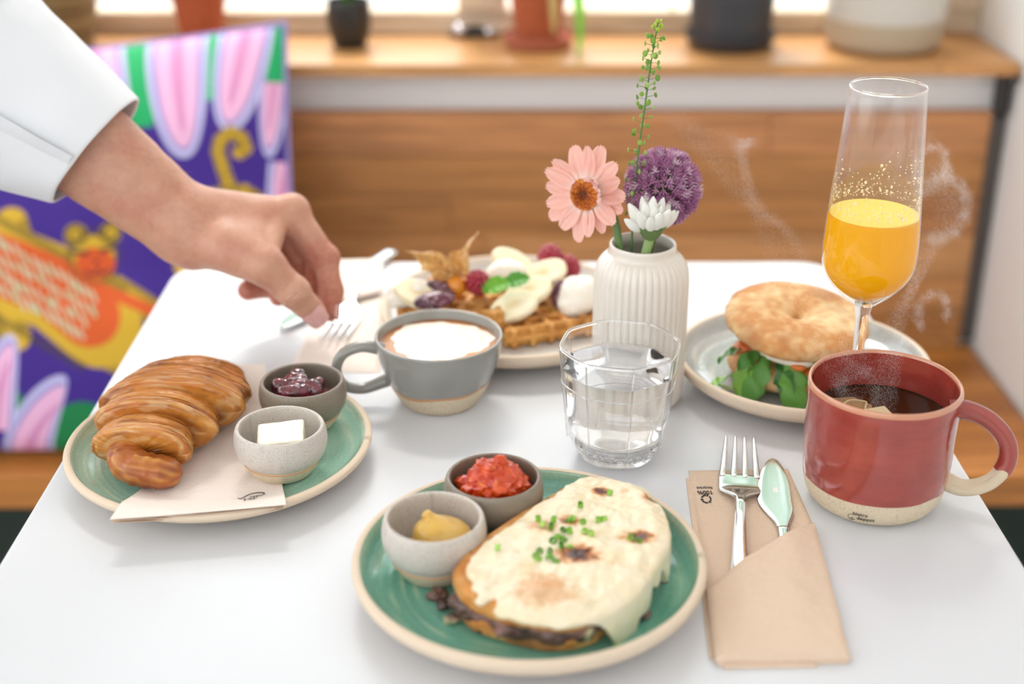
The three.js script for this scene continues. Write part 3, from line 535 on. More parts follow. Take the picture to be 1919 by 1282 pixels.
  const cheese = (x, y, z) => {
    const s = SLICE(x, z), dr = droop(x, z), edge = Math.min(dr, 0.004), rim = -0.0075 * clamp(1 - dr / 0.002), top = topAt(x, z) + 0.0023 + lump(x, z) * 1.2 - 0.0035 * sstep(-0.006, 0.002, s);
    const sheet = smax(Math.abs(y - top + 0.001) - 0.0019, s - 0.0008 - edge * 0.35 - rim, 0.0025);
    if (dr < 0.001) return sheet;
    const low = top - dr, thick = 0.0015 + 0.0012 * sstep(0.006, 0.02, dr), skirt = smax(Math.abs(s - 0.0012 - edge * 0.2 - 0.06 * Math.max(0, top - y) * 0.6) - thick, Math.max(low - y, y - top), 0.003);
    return smin(sheet, skirt, 0.004);
  };
  const spots = [[0.0558, -0.6977, 0.0054, 1, 1], [0.0385, -0.6292, 0.0092, 1.1, 1.25], [0.0739, -0.6477, 0.0062, 1, 1.5], [0.0361, -0.6653, 0.005, 0.8, 1.3], [0.0202, -0.5939, 0.0105, 0.36, 1.6], [0.0195, -0.6050, 0.007, 0.34, 1.5], [0.0201, -0.6569, 0.006, 0.4, 1.5], [0.0698, -0.6967, 0.0025, 0.35, 1], [0.0470, -0.650, 0.005, 0.14, 1], [0.0105, -0.615, 0.005, 0.12, 1], [0.0835, -0.690, 0.004, 0.5, 1], [0.060, -0.622, 0.005, 0.1, 1], [0.0255, -0.7, 0.003, 0.7, 1.2]];
  const base = lin('#ebd9b2'), cream = lin('#f3e5ca'), gold = lin('#dd8f38'), brown = lin('#8f4a22'), char = lin('#3c1d16');
  const cheeseTone = (x, y, z) => {
    const n = fbm(x * 70, y * 70, z * 70, 4), fib = n3(x * 40 + z * 20, y * 40, z * 210 - x * 60); let c = mixc(base, cream, clamp(0.5 + n + fib * 0.25));
    c = mixc(c, lin('#e6c88d'), clamp(fbm(x * 38 + 8, y * 20, z * 38, 3) * 1.3 - 0.12) * 0.8);
    for (const [sx, sz, r, k, e] of spots) { const d = Math.hypot((x - sx) / e, z - sz) / r + 0.75 * fbm(x * 260, y * 200, z * 260, 3); c = mixc(c, gold, (1 - sstep(0.75, 1.35, d)) * Math.min(1, k * 1.5)); c = mixc(c, brown, (1 - sstep(0.55, 1.0, d)) * Math.min(1, Math.max(0, k - 0.3) * 1.6)); c = mixc(c, char, (1 - sstep(0.2, 0.8, d + 0.5 * fbm(x * 500, y * 100, z * 500, 2))) * Math.max(0, k - 0.35) * 1.4); }
    return c;
  };
  part('melted_cheese', snet(cheese, [-0.045, T + 0.002, -0.73], [0.102, T + 0.045, -0.565], 0.0009, { color: cheeseTone, uv: (x, y, z) => [x * 10 + y * 6, z * 10 + y * 6] }), phy({ vertexColors: true, roughness: 0.38, clearcoat: 0.25, clearcoatRoughness: 0.3, bumpMap: foodBump, bumpScale: 0.0004 }), toast);
  // chives: cut rings
  const ring = (r, h, t) => lathe([[r - t, 0], [r, 0], [r, h], [r - t, h], [r - t, 0]], 14, 0);
  const green = [phy({ color: hex('#86bd3e'), roughness: 0.4 }), phy({ color: hex('#66a235'), roughness: 0.4 }), phy({ color: hex('#aad662'), roughness: 0.4 })];
  const rings = [ring(0.0022, 0.0022, 0.0007), ring(0.0019, 0.0019, 0.0006), ring(0.0016, 0.0032, 0.0005)];
  const spotsC = [[0.0604, -0.6933], [0.0426, -0.6783], [0.018, -0.6629], [0.0265, -0.6624], [0.036, -0.6642], [0.0372, -0.6662], [0.0433, -0.6615], [0.0527, -0.6641], [0.0558, -0.6665], [0.02, -0.6549], [0.025, -0.6552], [0.0323, -0.6535], [0.0357, -0.6512], [0.0436, -0.652], [0.0476, -0.6479], [0.0314, -0.645], [0.0285, -0.6463], [0.0261, -0.6426], [0.0302, -0.6372], [0.0343, -0.6348], [0.0185, -0.6341], [0.0234, -0.632], [0.0159, -0.6281], [0.0171, -0.625], [0.0232, -0.625], [0.0265, -0.6224], [-0.0051, -0.6326], [0.0688, -0.6462], [0.0738, -0.6429]];
  seed(17);
  spotsC.forEach(([x, z], i) => {
    const k = Math.floor(rnd() * 3), m = solo('chive_ring', rings[k], green[Math.floor(rnd() * 3)], 'small green chive ring sprinkled on the melted cheese', 'chive', 'chive rings on the cheese toast');
    m.position.set(x, topAt(x, z) + 0.0026 + lump(x, z) * 1.2 + 0.0007, z); m.rotation.set(rr(-0.7, 0.7), rnd() * 6, rr(-0.7, 0.7));
    const own = { 0: 'green chive ring on the browned spot near the far end of the toast', 1: 'single green chive ring lying alone behind the main sprinkle on the cheese', 26: 'lone green chive ring near the left crust of the cheese toast', 27: 'left one of two chive rings on the browned spot by the right edge', 28: 'right one of two chive rings on the browned spot by the right edge', 7: 'left chive ring of the pair right of the main sprinkle', 8: 'right chive ring of the pair right of the main sprinkle', 18: 'chive ring at the left rim of the big dark spot on the cheese', 19: 'chive ring on top of the big dark spot on the cheese' }[i];
    if (own) { m.userData.label = own; delete m.userData.group; }
  });
  const stray = solo('chive_ring', rings[2], green[0], 'single green chive ring fallen on the plate in front of the toast', 'chive'); stray.position.set(0.0582, T + 0.0088, -0.5859); stray.rotation.set(1.3, 0.5, 0);
}

// ---------------------------------------------------------------- what is in the ramekins
{
  const y = plateFloor + 0.0105, [x0, z0] = MT;
  const f = (x, yy, z) => {
    const dx = x - x0 - 0.002, dz = z - z0, dy = yy - y;
    let d = egg(dx, dy, dz, [0.001, 0.004, 0], [0.0195, 0.0105, 0.0195]);
    d = smin(d, egg(dx, dy, dz, [0.002, 0.0125, -0.001], [0.0165, 0.0095, 0.0160]), 0.006);
    d = smin(d, capsule(dx, dy, dz, [-0.002, 0.018, -0.001], [-0.0055, 0.0255, -0.002], 0.007, 0.0025), 0.007);
    d = smin(d, capsule(dx, dy, dz, [-0.0055, 0.0255, -0.002], [-0.0085, 0.0252, -0.0015], 0.0024, 0.0012), 0.002);
    const a = Math.atan2(dz, dx); return d + 0.0008 * Math.sin(a * 1.0 + dy * 420) * sstep(0.004, 0.012, Math.hypot(dx, dz)) + 0.0006 * fbm(x * 130, yy * 130, z * 130, 2);
  };
  solo('mustard', snet(f, [x0 - 0.026, y - 0.003, z0 - 0.026], [x0 + 0.028, y + 0.03, z0 + 0.026], 0.0009, { color: (x, yy, z) => mixc(lin('#d3a03c'), lin('#e3bb62'), clamp(0.5 + fbm(x * 160, yy * 160, z * 160, 3))) }), phy({ vertexColors: true, roughness: 0.3, clearcoat: 0.4, clearcoatRoughness: 0.2 }), 'yellow mustard piped to a curled peak in the speckled off-white ramekin', 'mustard');
}
{
  const y = plateFloor + 0.0115, [x0, z0] = TM; seed(41);
  const lumps = []; for (let i = 0; i < 60; i++) { const a = rnd() * 6.3, r = 0.019 * Math.sqrt(rnd()), h = 0.017 + 0.0165 * (1 - r / 0.021) * rr(0.75, 1.1); lumps.push([[x0 + r * Math.cos(a), y + h, z0 + r * Math.sin(a)], [rr(0.0022, 0.0055), rr(0.0020, 0.0045), rr(0.0022, 0.0055)]]); }
  const chunk = (x, y, z, r, i) => { const ca = Math.cos(i * 1.7), sa = Math.sin(i * 1.7), u = x * ca + z * sa, v = z * ca - x * sa, w = y + u * 0.4 * Math.sin(i), q = [Math.abs(u) - r[0] * 0.8, Math.abs(w) - r[1] * 0.8, Math.abs(v) - r[2] * 0.8]; return Math.hypot(...q.map((t) => Math.max(t, 0))) + Math.min(Math.max(...q), 0) - 0.0006; };   // diced piece
  const heap = (x, yy, z) => { let d = egg(x, yy, z, [x0, y + 0.012, z0], [0.0225, 0.0115, 0.0225]); d = smin(d, egg(x, yy, z, [x0 + 0.001, y + 0.022, z0 - 0.001], [0.0165, 0.0112, 0.0150]), 0.006); for (let i = 0; i < lumps.length; i++) { const [c, r] = lumps[i]; if (Math.abs(x - c[0]) < 0.012 && Math.abs(z - c[2]) < 0.012) d = smin(d, i % 3 ? egg(x, yy, z, c, r) : chunk(x - c[0], yy - c[1], z - c[2], r, i), 0.0010); } d = smin(d, egg(x, yy, z, [x0 + 0.004, y + 0.0345, z0 + 0.001], [0.0045, 0.0048, 0.0038]), 0.002); return Math.max(d + 0.0012 * fbm(x * 300, yy * 420, z * 420, 2), Math.hypot(x - x0, z - z0) - 0.0258); };
  const tone = (x, yy, z) => { const n = fbm(x * 130, yy * 130, z * 130, 3); let c = mixc(lin('#b52404'), lin('#dc5410'), clamp(0.4 + n * 1.7)); return mixc(c, lin('#e27a28'), sstep(0.2, 0.4, fbm(x * 190 + 5, yy * 190, z * 190, 2))); };
  solo('tomato_relish', snet(heap, [x0 - 0.027, y - 0.001, z0 - 0.027], [x0 + 0.027, y + 0.044, z0 + 0.027], 0.0009, { color: tone }), phy({ vertexColors: true, roughness: 0.3, clearcoat: 0.35, clearcoatRoughness: 0.15 }), 'chunky red tomato relish heaped in the brown-grey ramekin', 'relish');
}
{
  const y = plateFloor + 0.0095, [x0, z0] = RB; seed(43);
  const lumps = []; for (let i = 0; i < 26; i++) { const a = rnd() * 6.3, r = 0.015 * Math.sqrt(rnd()); lumps.push([[x0 - 0.002 + r * Math.cos(a), y + 0.0165 + rr(-0.002, 0.006), z0 + r * Math.sin(a)], rr(0.0042, 0.0064)]); }
  const f = (x, yy, z) => { let d = egg(x, yy, z, [x0, y + 0.0095, z0], [0.0225, 0.0105, 0.0225]); for (const [c, r] of lumps) if (Math.abs(x - c[0]) < 0.012) d = smin(d, ball(x, yy, z, c, r), 0.002); return Math.max(d + 0.0004 * fbm(x * 500, yy * 500, z * 500, 2), Math.hypot(x - x0, z - z0) - 0.0256); };
  solo('cherry_jam', snet(f, [x0 - 0.027, y - 0.001, z0 - 0.027], [x0 + 0.027, y + 0.03, z0 + 0.027], 0.0009, { color: (x, yy, z) => mixc(lin('#3a0b18'), lin('#7a1f33'), clamp(0.4 + fbm(x * 150, yy * 150, z * 150, 3) * 1.6)) }), phy({ vertexColors: true, roughness: 0.12, clearcoat: 1, clearcoatRoughness: 0.05 }), 'glossy dark cherry jam in the brown-grey ramekin on the left plate', 'jam');
}
{
  const b = snet((x, y, z) => { const q = [Math.abs(x) - 0.0135, Math.abs(y) - 0.0085, Math.abs(z) - 0.0118].map((v) => v + 0.0022); return Math.hypot(...q.map((v) => Math.max(v, 0))) + Math.min(Math.max(...q), 0) - 0.0012 + 0.0006 * fbm(x * 140, y * 140, z * 140, 3); }, [-0.017, -0.012, -0.015], [0.017, 0.012, 0.015], 0.0007, { color: (x, y, z) => mixc(lin('#f3ead0'), lin('#fbf5e2'), clamp(0.5 + fbm(x * 200, y * 200, z * 200, 3))) });
  const m = solo('butter_pat', b, phy({ vertexColors: true, roughness: 0.4, clearcoat: 0.15, clearcoatRoughness: 0.4 }), 'thick square pat of pale butter in the speckled off-white ramekin', 'butter', null, [RW[0] + 0.0008, plateFloor + 0.0225, RW[1] + 0.0005]); m.rotation.set(0.16, 0.12, 0.05); m.scale.set(1.18, 1.1, 1.1);
}

// ---------------------------------------------------------------- croissant: rolled layers that overlap towards the tip
{
  const c = thing('croissant', 'golden brown croissant with flaky rolled layers on the pale green plate', 'croissant', [0, T + 0.0092, 0]);
  const gold = lin('#b96c20'), deep = lin('#7d3c10'), light = lin('#d79845'), pale = lin('#f0d3a0');
  const mat = phy({ vertexColors: true, roughness: 0.42, clearcoat: 0.25, clearcoatRoughness: 0.3 });
  // one layer: a blunt dome that opens backwards; front lip at z0, half width a, height b, thinning backwards under the next lip
  const layer = (cx, z0, a, b, L, s, lean) => grid(240, 110, (u, t) => {
    const th = u * 2 * Math.PI, cc = Math.cos(th), ss = Math.sin(th), q = clamp(t / 0.16), k = Math.pow(Math.sin(q * Math.PI / 2), 0.5), back = 1 - 0.30 * Math.pow(clamp((t - 0.16) / 0.84), 1.15);
    const lob = 1 + 0.025 * Math.sin(th * 2 + s) + 0.035 * n3(cc * 1.6, ss * 1.6, s);
    const strip = (t > 0.1 ? 1 : t * 10) * (n3(t * 21 + s * 3, th * 0.6, s) * 0.0011 + n3(t * 58 + s, th * 1.0, s * 2) * 0.0008) + n3(cc * 7, ss * 7, t * 9 + s) * 0.0005;
    const r = k * back * lob, zz = t < 0.16 ? 0.0045 * (1 - Math.sqrt(clamp(1 - Math.pow(1 - q, 2) * 0.0 - 0))) + 0.006 * Math.pow(q, 2.2) : 0.006 + (L - 0.006) * (t - 0.16) / 0.84;
    let x = cx + (a * r + strip) * cc + lean * ss * k, y = b * 0.46 + ((ss < 0 ? b * 0.46 : b * 0.54) * r + strip) * ss, z = z0 - zz + 0.007 * ss * k - 0.012 * (1 - Math.abs(cc)) * 0 + 0.004 * cc * k + strip;
    y = Math.max(y, 0.0006 + 0.0006 * (1 + n3(x * 60, z * 60, 1)));
    return [x, y, z];
  }, true, (u, t, p) => {
    const th = u * 2 * Math.PI, st = n3(t * 24 + s * 3, th * 0.5, s), fi = n3(t * 95 + s, th * 1.4, s * 2), m = fbm(p[0] * 50, p[1] * 50, p[2] * 50 + s, 3);
    let col = mixc(gold, light, clamp(0.28 + st * 0.8 + fi * 0.35 + m * 0.5)); col = mixc(col, deep, clamp(m * 1.6 + fi * 0.45 - st * 0.7 + 0.05));
    return mixc(col, pale, 0.3 * clamp(sstep(0.02, 0.3, n3(th * 2.2, t * 30, s + 4)) * (1 - sstep(0.06, 0.26, Math.abs(t - 0.13)))));
  });
  part('pastry_layer', layer(-0.2205, -0.838, 0.0440, 0.0400, 0.045, 9.4, 0.004), mat, c);
  part('pastry_layer', layer(-0.2262, -0.8140, 0.0490, 0.0470, 0.052, 1.1, 0.003), mat, c);
  part('pastry_layer', layer(-0.2305, -0.7875, 0.0415, 0.0440, 0.056, 3.7, 0.002), mat, c);
  part('pastry_layer', layer(-0.2345, -0.7620, 0.0335, 0.0385, 0.056, 6.3, 0.001), mat, c);
  // the tip: a small roll lying across the front
  const tipPts = [[-0.2430, 0.0155, -0.7620], [-0.2395, 0.0150, -0.7545], [-0.2330, 0.0140, -0.7500], [-0.2235, 0.0125, -0.7485], [-0.2150, 0.0115, -0.7490]];
  const roll = tube(tipPts, (t) => 0.0125 * (1 - 0.16 * t) * (1 + 0.03 * Math.sin(t * 30)), 60, 72, 1, true), p = roll.attributes.position, col = new Float32Array(p.count * 3);
  for (let i = 0; i < p.count; i++) {
    const x = p.getX(i), y = p.getY(i), z = p.getZ(i), st = n3(x * 60 + y * 90, y * 260 + x * 50, z * 260), d = 0.0009 * st;
    p.setXYZ(i, x, Math.max(0.0005, y + d), z + d); const m = fbm(x * 70, y * 70, z * 70, 3);
    let k = mixc(lin('#a95a22'), light, clamp(0.15 + st * 0.7 + m * 0.6)); k = mixc(k, deep, clamp(m * 1.6 - st * 0.6 + 0.1)); col.set(k, i * 3);
  }
  roll.setAttribute('color', new THREE.BufferAttribute(col, 3)); roll.computeVertexNormals();
  part('pastry_tip', roll, mat, c, 'small browned roll at the tip of the croissant');
  // the far horn curls away behind
  const horn = tube([[-0.225, 0.019, -0.850], [-0.216, 0.018, -0.866], [-0.206, 0.016, -0.874], [-0.200, 0.014, -0.874]], (t) => 0.0185 * (1 - 0.4 * t), 40, 48, 1, true), hp = horn.attributes.position, hc = new Float32Array(hp.count * 3);
  for (let i = 0; i < hp.count; i++) { hp.setY(i, Math.max(0.0006, hp.getY(i))); const m = fbm(hp.getX(i) * 60, hp.getY(i) * 60, hp.getZ(i) * 60, 3); hc.set(mixc(gold, deep, clamp(0.3 + m * 1.5)), i * 3); }
  horn.setAttribute('color', new THREE.BufferAttribute(hc, 3)); part('pastry_layer', horn, mat, c);
}

// ---------------------------------------------------------------- paper napkins
const paperBump = dataTex(256, 256, (u, v) => { const row = Math.floor(v * 16), x = (u * 16 + (row % 2) * 0.5) % 1, y = (v * 16) % 1; return 0.5 + 0.5 * Math.exp(-(Math.pow((x - 0.5) / 0.28, 2) + Math.pow((y - 0.5) / 0.2, 2))) - 0.25 + 0.1 * tile(u, v, (a, b) => fbm(a, b, 1, 3), 20, 20); });
paperBump.repeat.set(3, 3);
const paperFlat = canvasTex(256, 256, (x) => { x.fillStyle = '#e6d5c4'; x.fillRect(0, 0, 256, 256); seed(3); for (let i = 0; i < 1500; i++) { x.globalAlpha = rr(0.05, 0.3); x.strokeStyle = rnd() < 0.6 ? '#d8ba9b' : '#f6e8d8'; x.lineWidth = 1; const a = rnd() * 256, b = rnd() * 256, d = rnd() * 6; x.beginPath(); x.moveTo(a, b); x.lineTo(a + 5 * Math.cos(d), b + 5 * Math.sin(d)); x.stroke(); } x.globalAlpha = 1; });
paperFlat.wrapS = paperFlat.wrapT = THREE.RepeatWrapping;
const paperMat = (map) => phy({ color: hex('#f6ebe0'), map, roughness: 0.92, bumpMap: paperBump, bumpScale: 0.0005 });
const kraft = paperMat(paperFlat), kraftPale = phy({ color: hex('#f3e6dc'), roughness: 0.92, bumpMap: paperBump, bumpScale: 0.0005 });
// print is its own thin sheet of ink a hair above the paper
const ink = (w, h, draw) => std({ color: hex('#2f2c2a'), roughness: 0.8, transparent: true, alphaMap: canvasTex(w, h, (x) => { x.fillStyle = '#000'; x.fillRect(0, 0, w, h); x.fillStyle = x.strokeStyle = '#fff'; draw(x); }, false) });
{
  const nap = thing('paper_napkin', 'folded beige paper napkin with a small tree logo between croissant and butter', 'napkin');
  const A = [-0.2190, -0.905], B = [-0.1780, -0.907], C = [-0.1335, -0.7085], D = [-0.2355, -0.6915];   // back left, back right, front right, front left
  const rest = (x, z) => { const r = Math.hypot(x - LP[0], z - LP[1]); return r < 0.0975 ? 0.0086 + 0.0113 * Math.pow(clamp((r - 0.064) / 0.0335), 1.15) : 0.0199 + 0.0008 * clamp((r - 0.0975) / 0.02); };
  const sheet = (k) => (u, v) => {
    const v2 = clamp(v - k * 0.006), x = lerp(lerp(A[0], B[0], u), lerp(D[0], C[0], u), v2) + (u > 0.9 ? -k * 0.0006 : 0), z = lerp(lerp(A[1], B[1], u), lerp(D[1], C[1], u), v2);
    return [x, T + rest(x, z) + k * 0.0003 * -1 + 0.0011 - 0.0010 * k * sstep(0.86, 1, v) - 0.0005 * (1 + Math.sin(u * 9 + k * 2)) * sstep(0.8, 1, v) * k * 0.5, z, x * 9, z * 9];
  };
  for (let k = 0; k < 4; k++) {
    const top = sheet(k), g = mergeGeometries([grid(30, 60, top), grid(30, 60, (u, v) => { const p = top(1 - u, v); p[1] -= 0.00022; return p; }), grid(60, 1, (u, v) => { const p = top(u, 1); p[1] -= 0.00022 * (1 - v); return p; })]);
    part('napkin_layer', g, k ? kraft : kraftPale, nap);
  }
  const logo = ink(256, 192, (x) => { x.lineWidth = 13; x.lineCap = 'round'; x.beginPath(); x.moveTo(8, 92); x.lineTo(38, 108); x.lineTo(78, 58); x.bezierCurveTo(110, 14, 200, 10, 232, 62); x.bezierCurveTo(244, 86, 226, 100, 200, 98); x.lineTo(170, 98); x.lineTo(170, 108); x.moveTo(150, 108); x.lineTo(150, 96); x.lineTo(112, 98); x.stroke(); x.font = 'bold 66px serif'; x.fillText('FSC', 58, 172); });
  const f = sheet(0), lift = (p) => [p[0], p[1] + 0.0006, p[2]];
  part('logo', grid(12, 12, (u, v) => [...lift(f(0.70 + u * 0.19, 0.822 + (1 - v) * 0.105)), u, v]), logo, nap, 'dark printed tree logo with three letters');
}
// cutlery pocket on the right
{
  const nap = thing('cutlery_napkin', 'beige paper napkin folded into a pocket around a fork and a knife beside the mug', 'napkin');
  const BL = [0.1205, -0.785], BR = [0.1870, -0.787], R1 = [0.1893, -0.715], FR = [0.1812, -0.5815], FL2 = [0.1092, -0.5800], L1 = [0.1135, -0.650];
  const left = (v) => v < 0.62 ? [lerp(BL[0], L1[0], v / 0.62), lerp(BL[1], L1[1], v / 0.62)] : [lerp(L1[0], FL2[0], (v - 0.62) / 0.38), lerp(L1[1], FL2[1], (v - 0.62) / 0.38)];
  const right = (v) => v < 0.35 ? [lerp(BR[0], R1[0], v / 0.35), lerp(BR[1], R1[1], v / 0.35)] : [lerp(R1[0], FR[0], (v - 0.35) / 0.65), lerp(R1[1], FR[1], (v - 0.35) / 0.65)];
  const slab = (ux, uv0, uv1, hfn, th) => {
    const q = (u, v) => { const w = lerp(uv0(u), uv1(u), v), a = left(w), b = right(w), x = lerp(a[0], b[0], ux[0] + (ux[1] - ux[0]) * u), z = lerp(a[1], b[1], ux[0] + (ux[1] - ux[0]) * u); return [x, T + hfn(u, v, x, z), z, x * 9, z * 9]; };
    const bot = (u, v) => { const p = q(u, v); return [p[0], Math.max(T + 0.0002, p[1] - th), p[2], p[3], p[4] + 0.01]; };
    const side = (f, n) => grid(n, 1, (s, t) => { const [u, v] = f(s), a = q(u, v), b = bot(u, v); return [a[0], lerp(b[1], a[1], t), a[2], a[0] * 9 + a[2] * 9, a[1] * 9]; });
    return mergeGeometries([grid(48, 64, q), grid(48, 64, (u, v) => bot(1 - u, v)), side((s) => [s, 1], 48), side((s) => [1 - s, 0], 48), side((s) => [1, 1 - s], 64), side((s) => [0, s], 64)]);
  };
  const soft = (u, v) => Math.min(1, Math.pow(clamp(Math.min(u, 1 - u) / 0.05), 0.5)) * Math.min(1, Math.pow(clamp(Math.min(v, 1 - v) / 0.03), 0.5));
  part('back_layer', slab([0, 1], () => 0.0, () => 0.985, (u, v, x, z) => 0.0004 + 0.0022 * soft(u, v) + 0.0003 * n3(x * 60, 1, z * 60), 0.0021), kraft, nap);
  part('under_layer', slab([-0.035, 0.9], () => 0.05, () => 0.97, (u, v) => 0.0011, 0.0009), kraft, nap);
  // flap with its slanting edge, lifted by the handles under it
  const fork = (v) => 0.1440 - 0.0, edge = (u) => lerp(0.640, 0.352, u), hump = (x, z) => { const fx = lerp(0.1420, 0.1325, clamp((z + 0.70) / 0.12)), kx = lerp(0.1680, 0.1560, clamp((z + 0.70) / 0.12)), k = 1 - sstep(-0.625, -0.585, z); return k * (0.0046 * Math.exp(-Math.pow((x - fx) / 0.014, 2)) + 0.0052 * Math.exp(-Math.pow((x - kx) / 0.015, 2))); };
  const crease = (x, z) => 0.0007 * n3(x * 70, 3, z * 40) + 0.0004 * n3(x * 160, 8, z * 160);
  part('front_flap', slab([0, 1], edge, () => 1, (u, v, x, z) => 0.0034 + 0.0016 * sstep(0.0, 0.08, v) * soft(u, Math.max(v, 0.5)) + 0.0016 * sstep(0.55, 0.9, v) * soft(u, Math.max(v, 0.5)) + hump(x, z) + crease(x, z), 0.0014), kraft, nap);
  part('bottom_fold', slab([0.02, 0.98], () => 0.90, () => 1.0, (u, v) => 0.0012 + 0.0032 * soft(u, v), 0.0042), kraft, nap);
  part('bottom_fold', slab([0.06, 0.75], () => 0.94, () => 1.014, (u, v) => 0.0004 + 0.0016 * soft(u, v), 0.0016), kraft, nap);
  // upside-down print: recycling arrows under two lines
  const mark = ink(256, 256, (x) => {
    x.save(); x.translate(128, 128); x.rotate(Math.PI); x.font = 'bold 62px sans-serif'; x.fillText('100%', -78, 42); x.font = 'bold 38px sans-serif'; x.fillText('Recycled', -84, 92);
    x.lineWidth = 15; for (let i = 0; i < 3; i++) { const a = i * 2.094 + 0.3; x.beginPath(); x.arc(0, -56, 44, a, a + 1.35); x.stroke(); x.beginPath(); const e = a + 1.45, px = 44 * Math.cos(e), py = -56 + 44 * Math.sin(e); x.moveTo(px + 20 * Math.cos(e), py + 20 * Math.sin(e)); x.lineTo(px - 20 * Math.cos(e), py - 20 * Math.sin(e)); x.lineTo(px - 22 * Math.sin(e), py + 22 * Math.cos(e)); x.fill(); }
    x.restore();
  });
  part('print', grid(4, 4, (u, v) => [0.1192 + u * 0.0165 - (1 - v) * 0.0010, T + 0.0030, -0.7635 + (1 - v) * 0.0265, u, v]), mark, nap, 'small dark recycling print');
}

// ---------------------------------------------------------------- cutlery
const steel = phy({ color: hex('#d9d9d8'), metalness: 1, roughness: 0.12 });
function makeFork(name, label, pos, turn, pitch = 0) {
  const f = thing(name, label, 'fork', pos, turn); f.rotation.order = 'YXZ'; f.rotation.x = pitch;
  // +z is the handle end; z = 0 the tine tips; the head is dished
  const hgt = (z) => z < 0.055 ? 0.0048 * Math.pow(1 - z / 0.055, 2) + 0.0008 : 0.0008 + 0.0062 * sstep(0.058, 0.092, z) - 0.0056 * sstep(0.098, 0.16, z);
  for (const i of [-1.5, -0.5, 0.5, 1.5]) {
    const secs = []; for (let k = 0; k <= 14; k++) { const t = k / 14, z = 0.0005 + 0.0475 * t, w = 0.0006 + 0.00175 * Math.pow(t, 0.6), x = i * (0.0062 + 0.0012 * t); secs.push([[x, hgt(z), z], [w, 0, 0], [0, 0.0009 + 0.0002 * t, 0]]); }
    part('tine', loft(secs, 12, 4), steel, f);
  }
  const secs = []; for (let k = 0; k <= 60; k++) { const z = 0.0445 + 0.1355 * k / 60, q = z < 0.064 ? 0.0135 : z < 0.082 ? lerp(0.0135, 0.0034, sstep(0.064, 0.082, z)) : lerp(0.0034, 0.0060, sstep(0.10, 0.185, z)); secs.push([[0, hgt(z), z], [q, 0, 0], [0, 0.0009 + 0.0008 * sstep(0.055, 0.075, z), 0]]); }
  part('handle', loft(secs, 24, 3), steel, f);
  return f;
}
function makeKnife(name, label, pos, turn, roll = 0) {
  const f = thing(name, label, 'knife', pos, turn); f.rotation.order = 'YXZ'; f.rotation.z = roll;
  const secs = []; for (let k = 0; k <= 50; k++) { const t = k / 50, z = 0.0004 + 0.088 * t, L = -0.0128 * Math.pow(Math.sin(Math.min(1, t * 1.5) * Math.PI / 2), 0.5) * (1 - 0.8 * sstep(0.6, 1, t)), Rr = 0.0086 * Math.pow(Math.sin(Math.min(1, t * 2.2) * Math.PI / 2), 0.45) * (1 - 0.5 * sstep(0.75, 1, t)); secs.push([[(L + Rr) / 2 , 0.0012, z], [(Rr - L) / 2, 0, 0], [0, 0.00075, 0]]); }
  const blade = part('blade', loft(secs, 20, 5), steel, f);
  const mk = part('stamp', box(0.0032, 0.0001, 0.006, 0.00004), std({ color: hex('#f4f4ee'), roughness: 0.7 }), blade, 'small pale stamped mark'); mk.position.set(-0.001, 0.002, 0.042);
  const hs = []; for (let k = 0; k <= 30; k++) { const t = k / 30, z = 0.086 + 0.105 * t; hs.push([[0.001, 0.0016, z], [lerp(0.0036, 0.0076, sstep(0, 0.7, t)), 0, 0], [0, lerp(0.0012, 0.0022, sstep(0, 0.3, t)), 0]]); }
  part('handle', loft(hs, 20, 2.6), steel, f);
  return f;
}
makeFork('fork', 'shiny steel fork lying on the beige pocket napkin beside the mug', [0.1590, T + 0.0030, -0.8165], -0.155, 0);
makeKnife('knife', 'shiny steel table knife tucked in the beige pocket napkin right of the fork', [0.1775, T + 0.0032, -0.7935], -0.115, 0.05);
// ---------------------------------------------------------------- vase with flowers
const VASE = [0.0955, -0.8935];
{
  const v = thing('vase', 'small ribbed off-white ceramic vase holding the flowers', 'vase', [VASE[0], T, VASE[1]]);
  const N = 40, prof = chaikin([[0.0005, 0.0015, 0], [0.026, 0.0015, 0], [0.028, 0, 0], [0.0305, 0.001, 0], [0.0335, 0.006, 0.6], [0.0338, 0.02, 1], [0.0338, 0.08, 1], [0.0338, 0.096, 1], [0.0322, 0.1055, 1], [0.0275, 0.1115, 0.4], [0.0242, 0.1135, 0], [0.0235, 0.1165, 0], [0.0236, 0.1195, 0], [0.0228, 0.1212, 0], [0.0215, 0.1208, 0], [0.0207, 0.1188, 0], [0.0205, 0.114, 0], [0.026, 0.107, 0], [0.030, 0.09, 0], [0.030, 0.02, 0], [0.0005, 0.006, 0]], 3);
  part('ribbed_body', grid(400, prof.length - 1, (u, w) => { const [r, y, k] = prof[Math.round(w * (prof.length - 1))], a = -u * 2 * Math.PI, q = r - 0.0011 * k * Math.pow(Math.abs(Math.cos(a * N / 2)), 6); return [q * Math.cos(a), y, q * Math.sin(a), u * 6, w * 4]; }, true), phy({ color: hex('#e2d9cd'), roughness: 0.3, clearcoat: 0.5, clearcoatRoughness: 0.12, bumpMap: clayBump, bumpScale: 0.0001 }), v);
  solo('vase_water', lathe([[0.0298, 0.0862], [0.0298, 0.0868], [0.0005, 0.0868]], 48, 0), waterMat, 'water inside the ribbed vase', 'water', null, [VASE[0], T, VASE[1]]);
}
const leafGreen = phy({ color: hex('#55803a'), roughness: 0.55 }), stemGreen = phy({ color: hex('#6f8f58'), roughness: 0.6 });
const V = (x, y, z) => new THREE.Vector3(x, y, z);
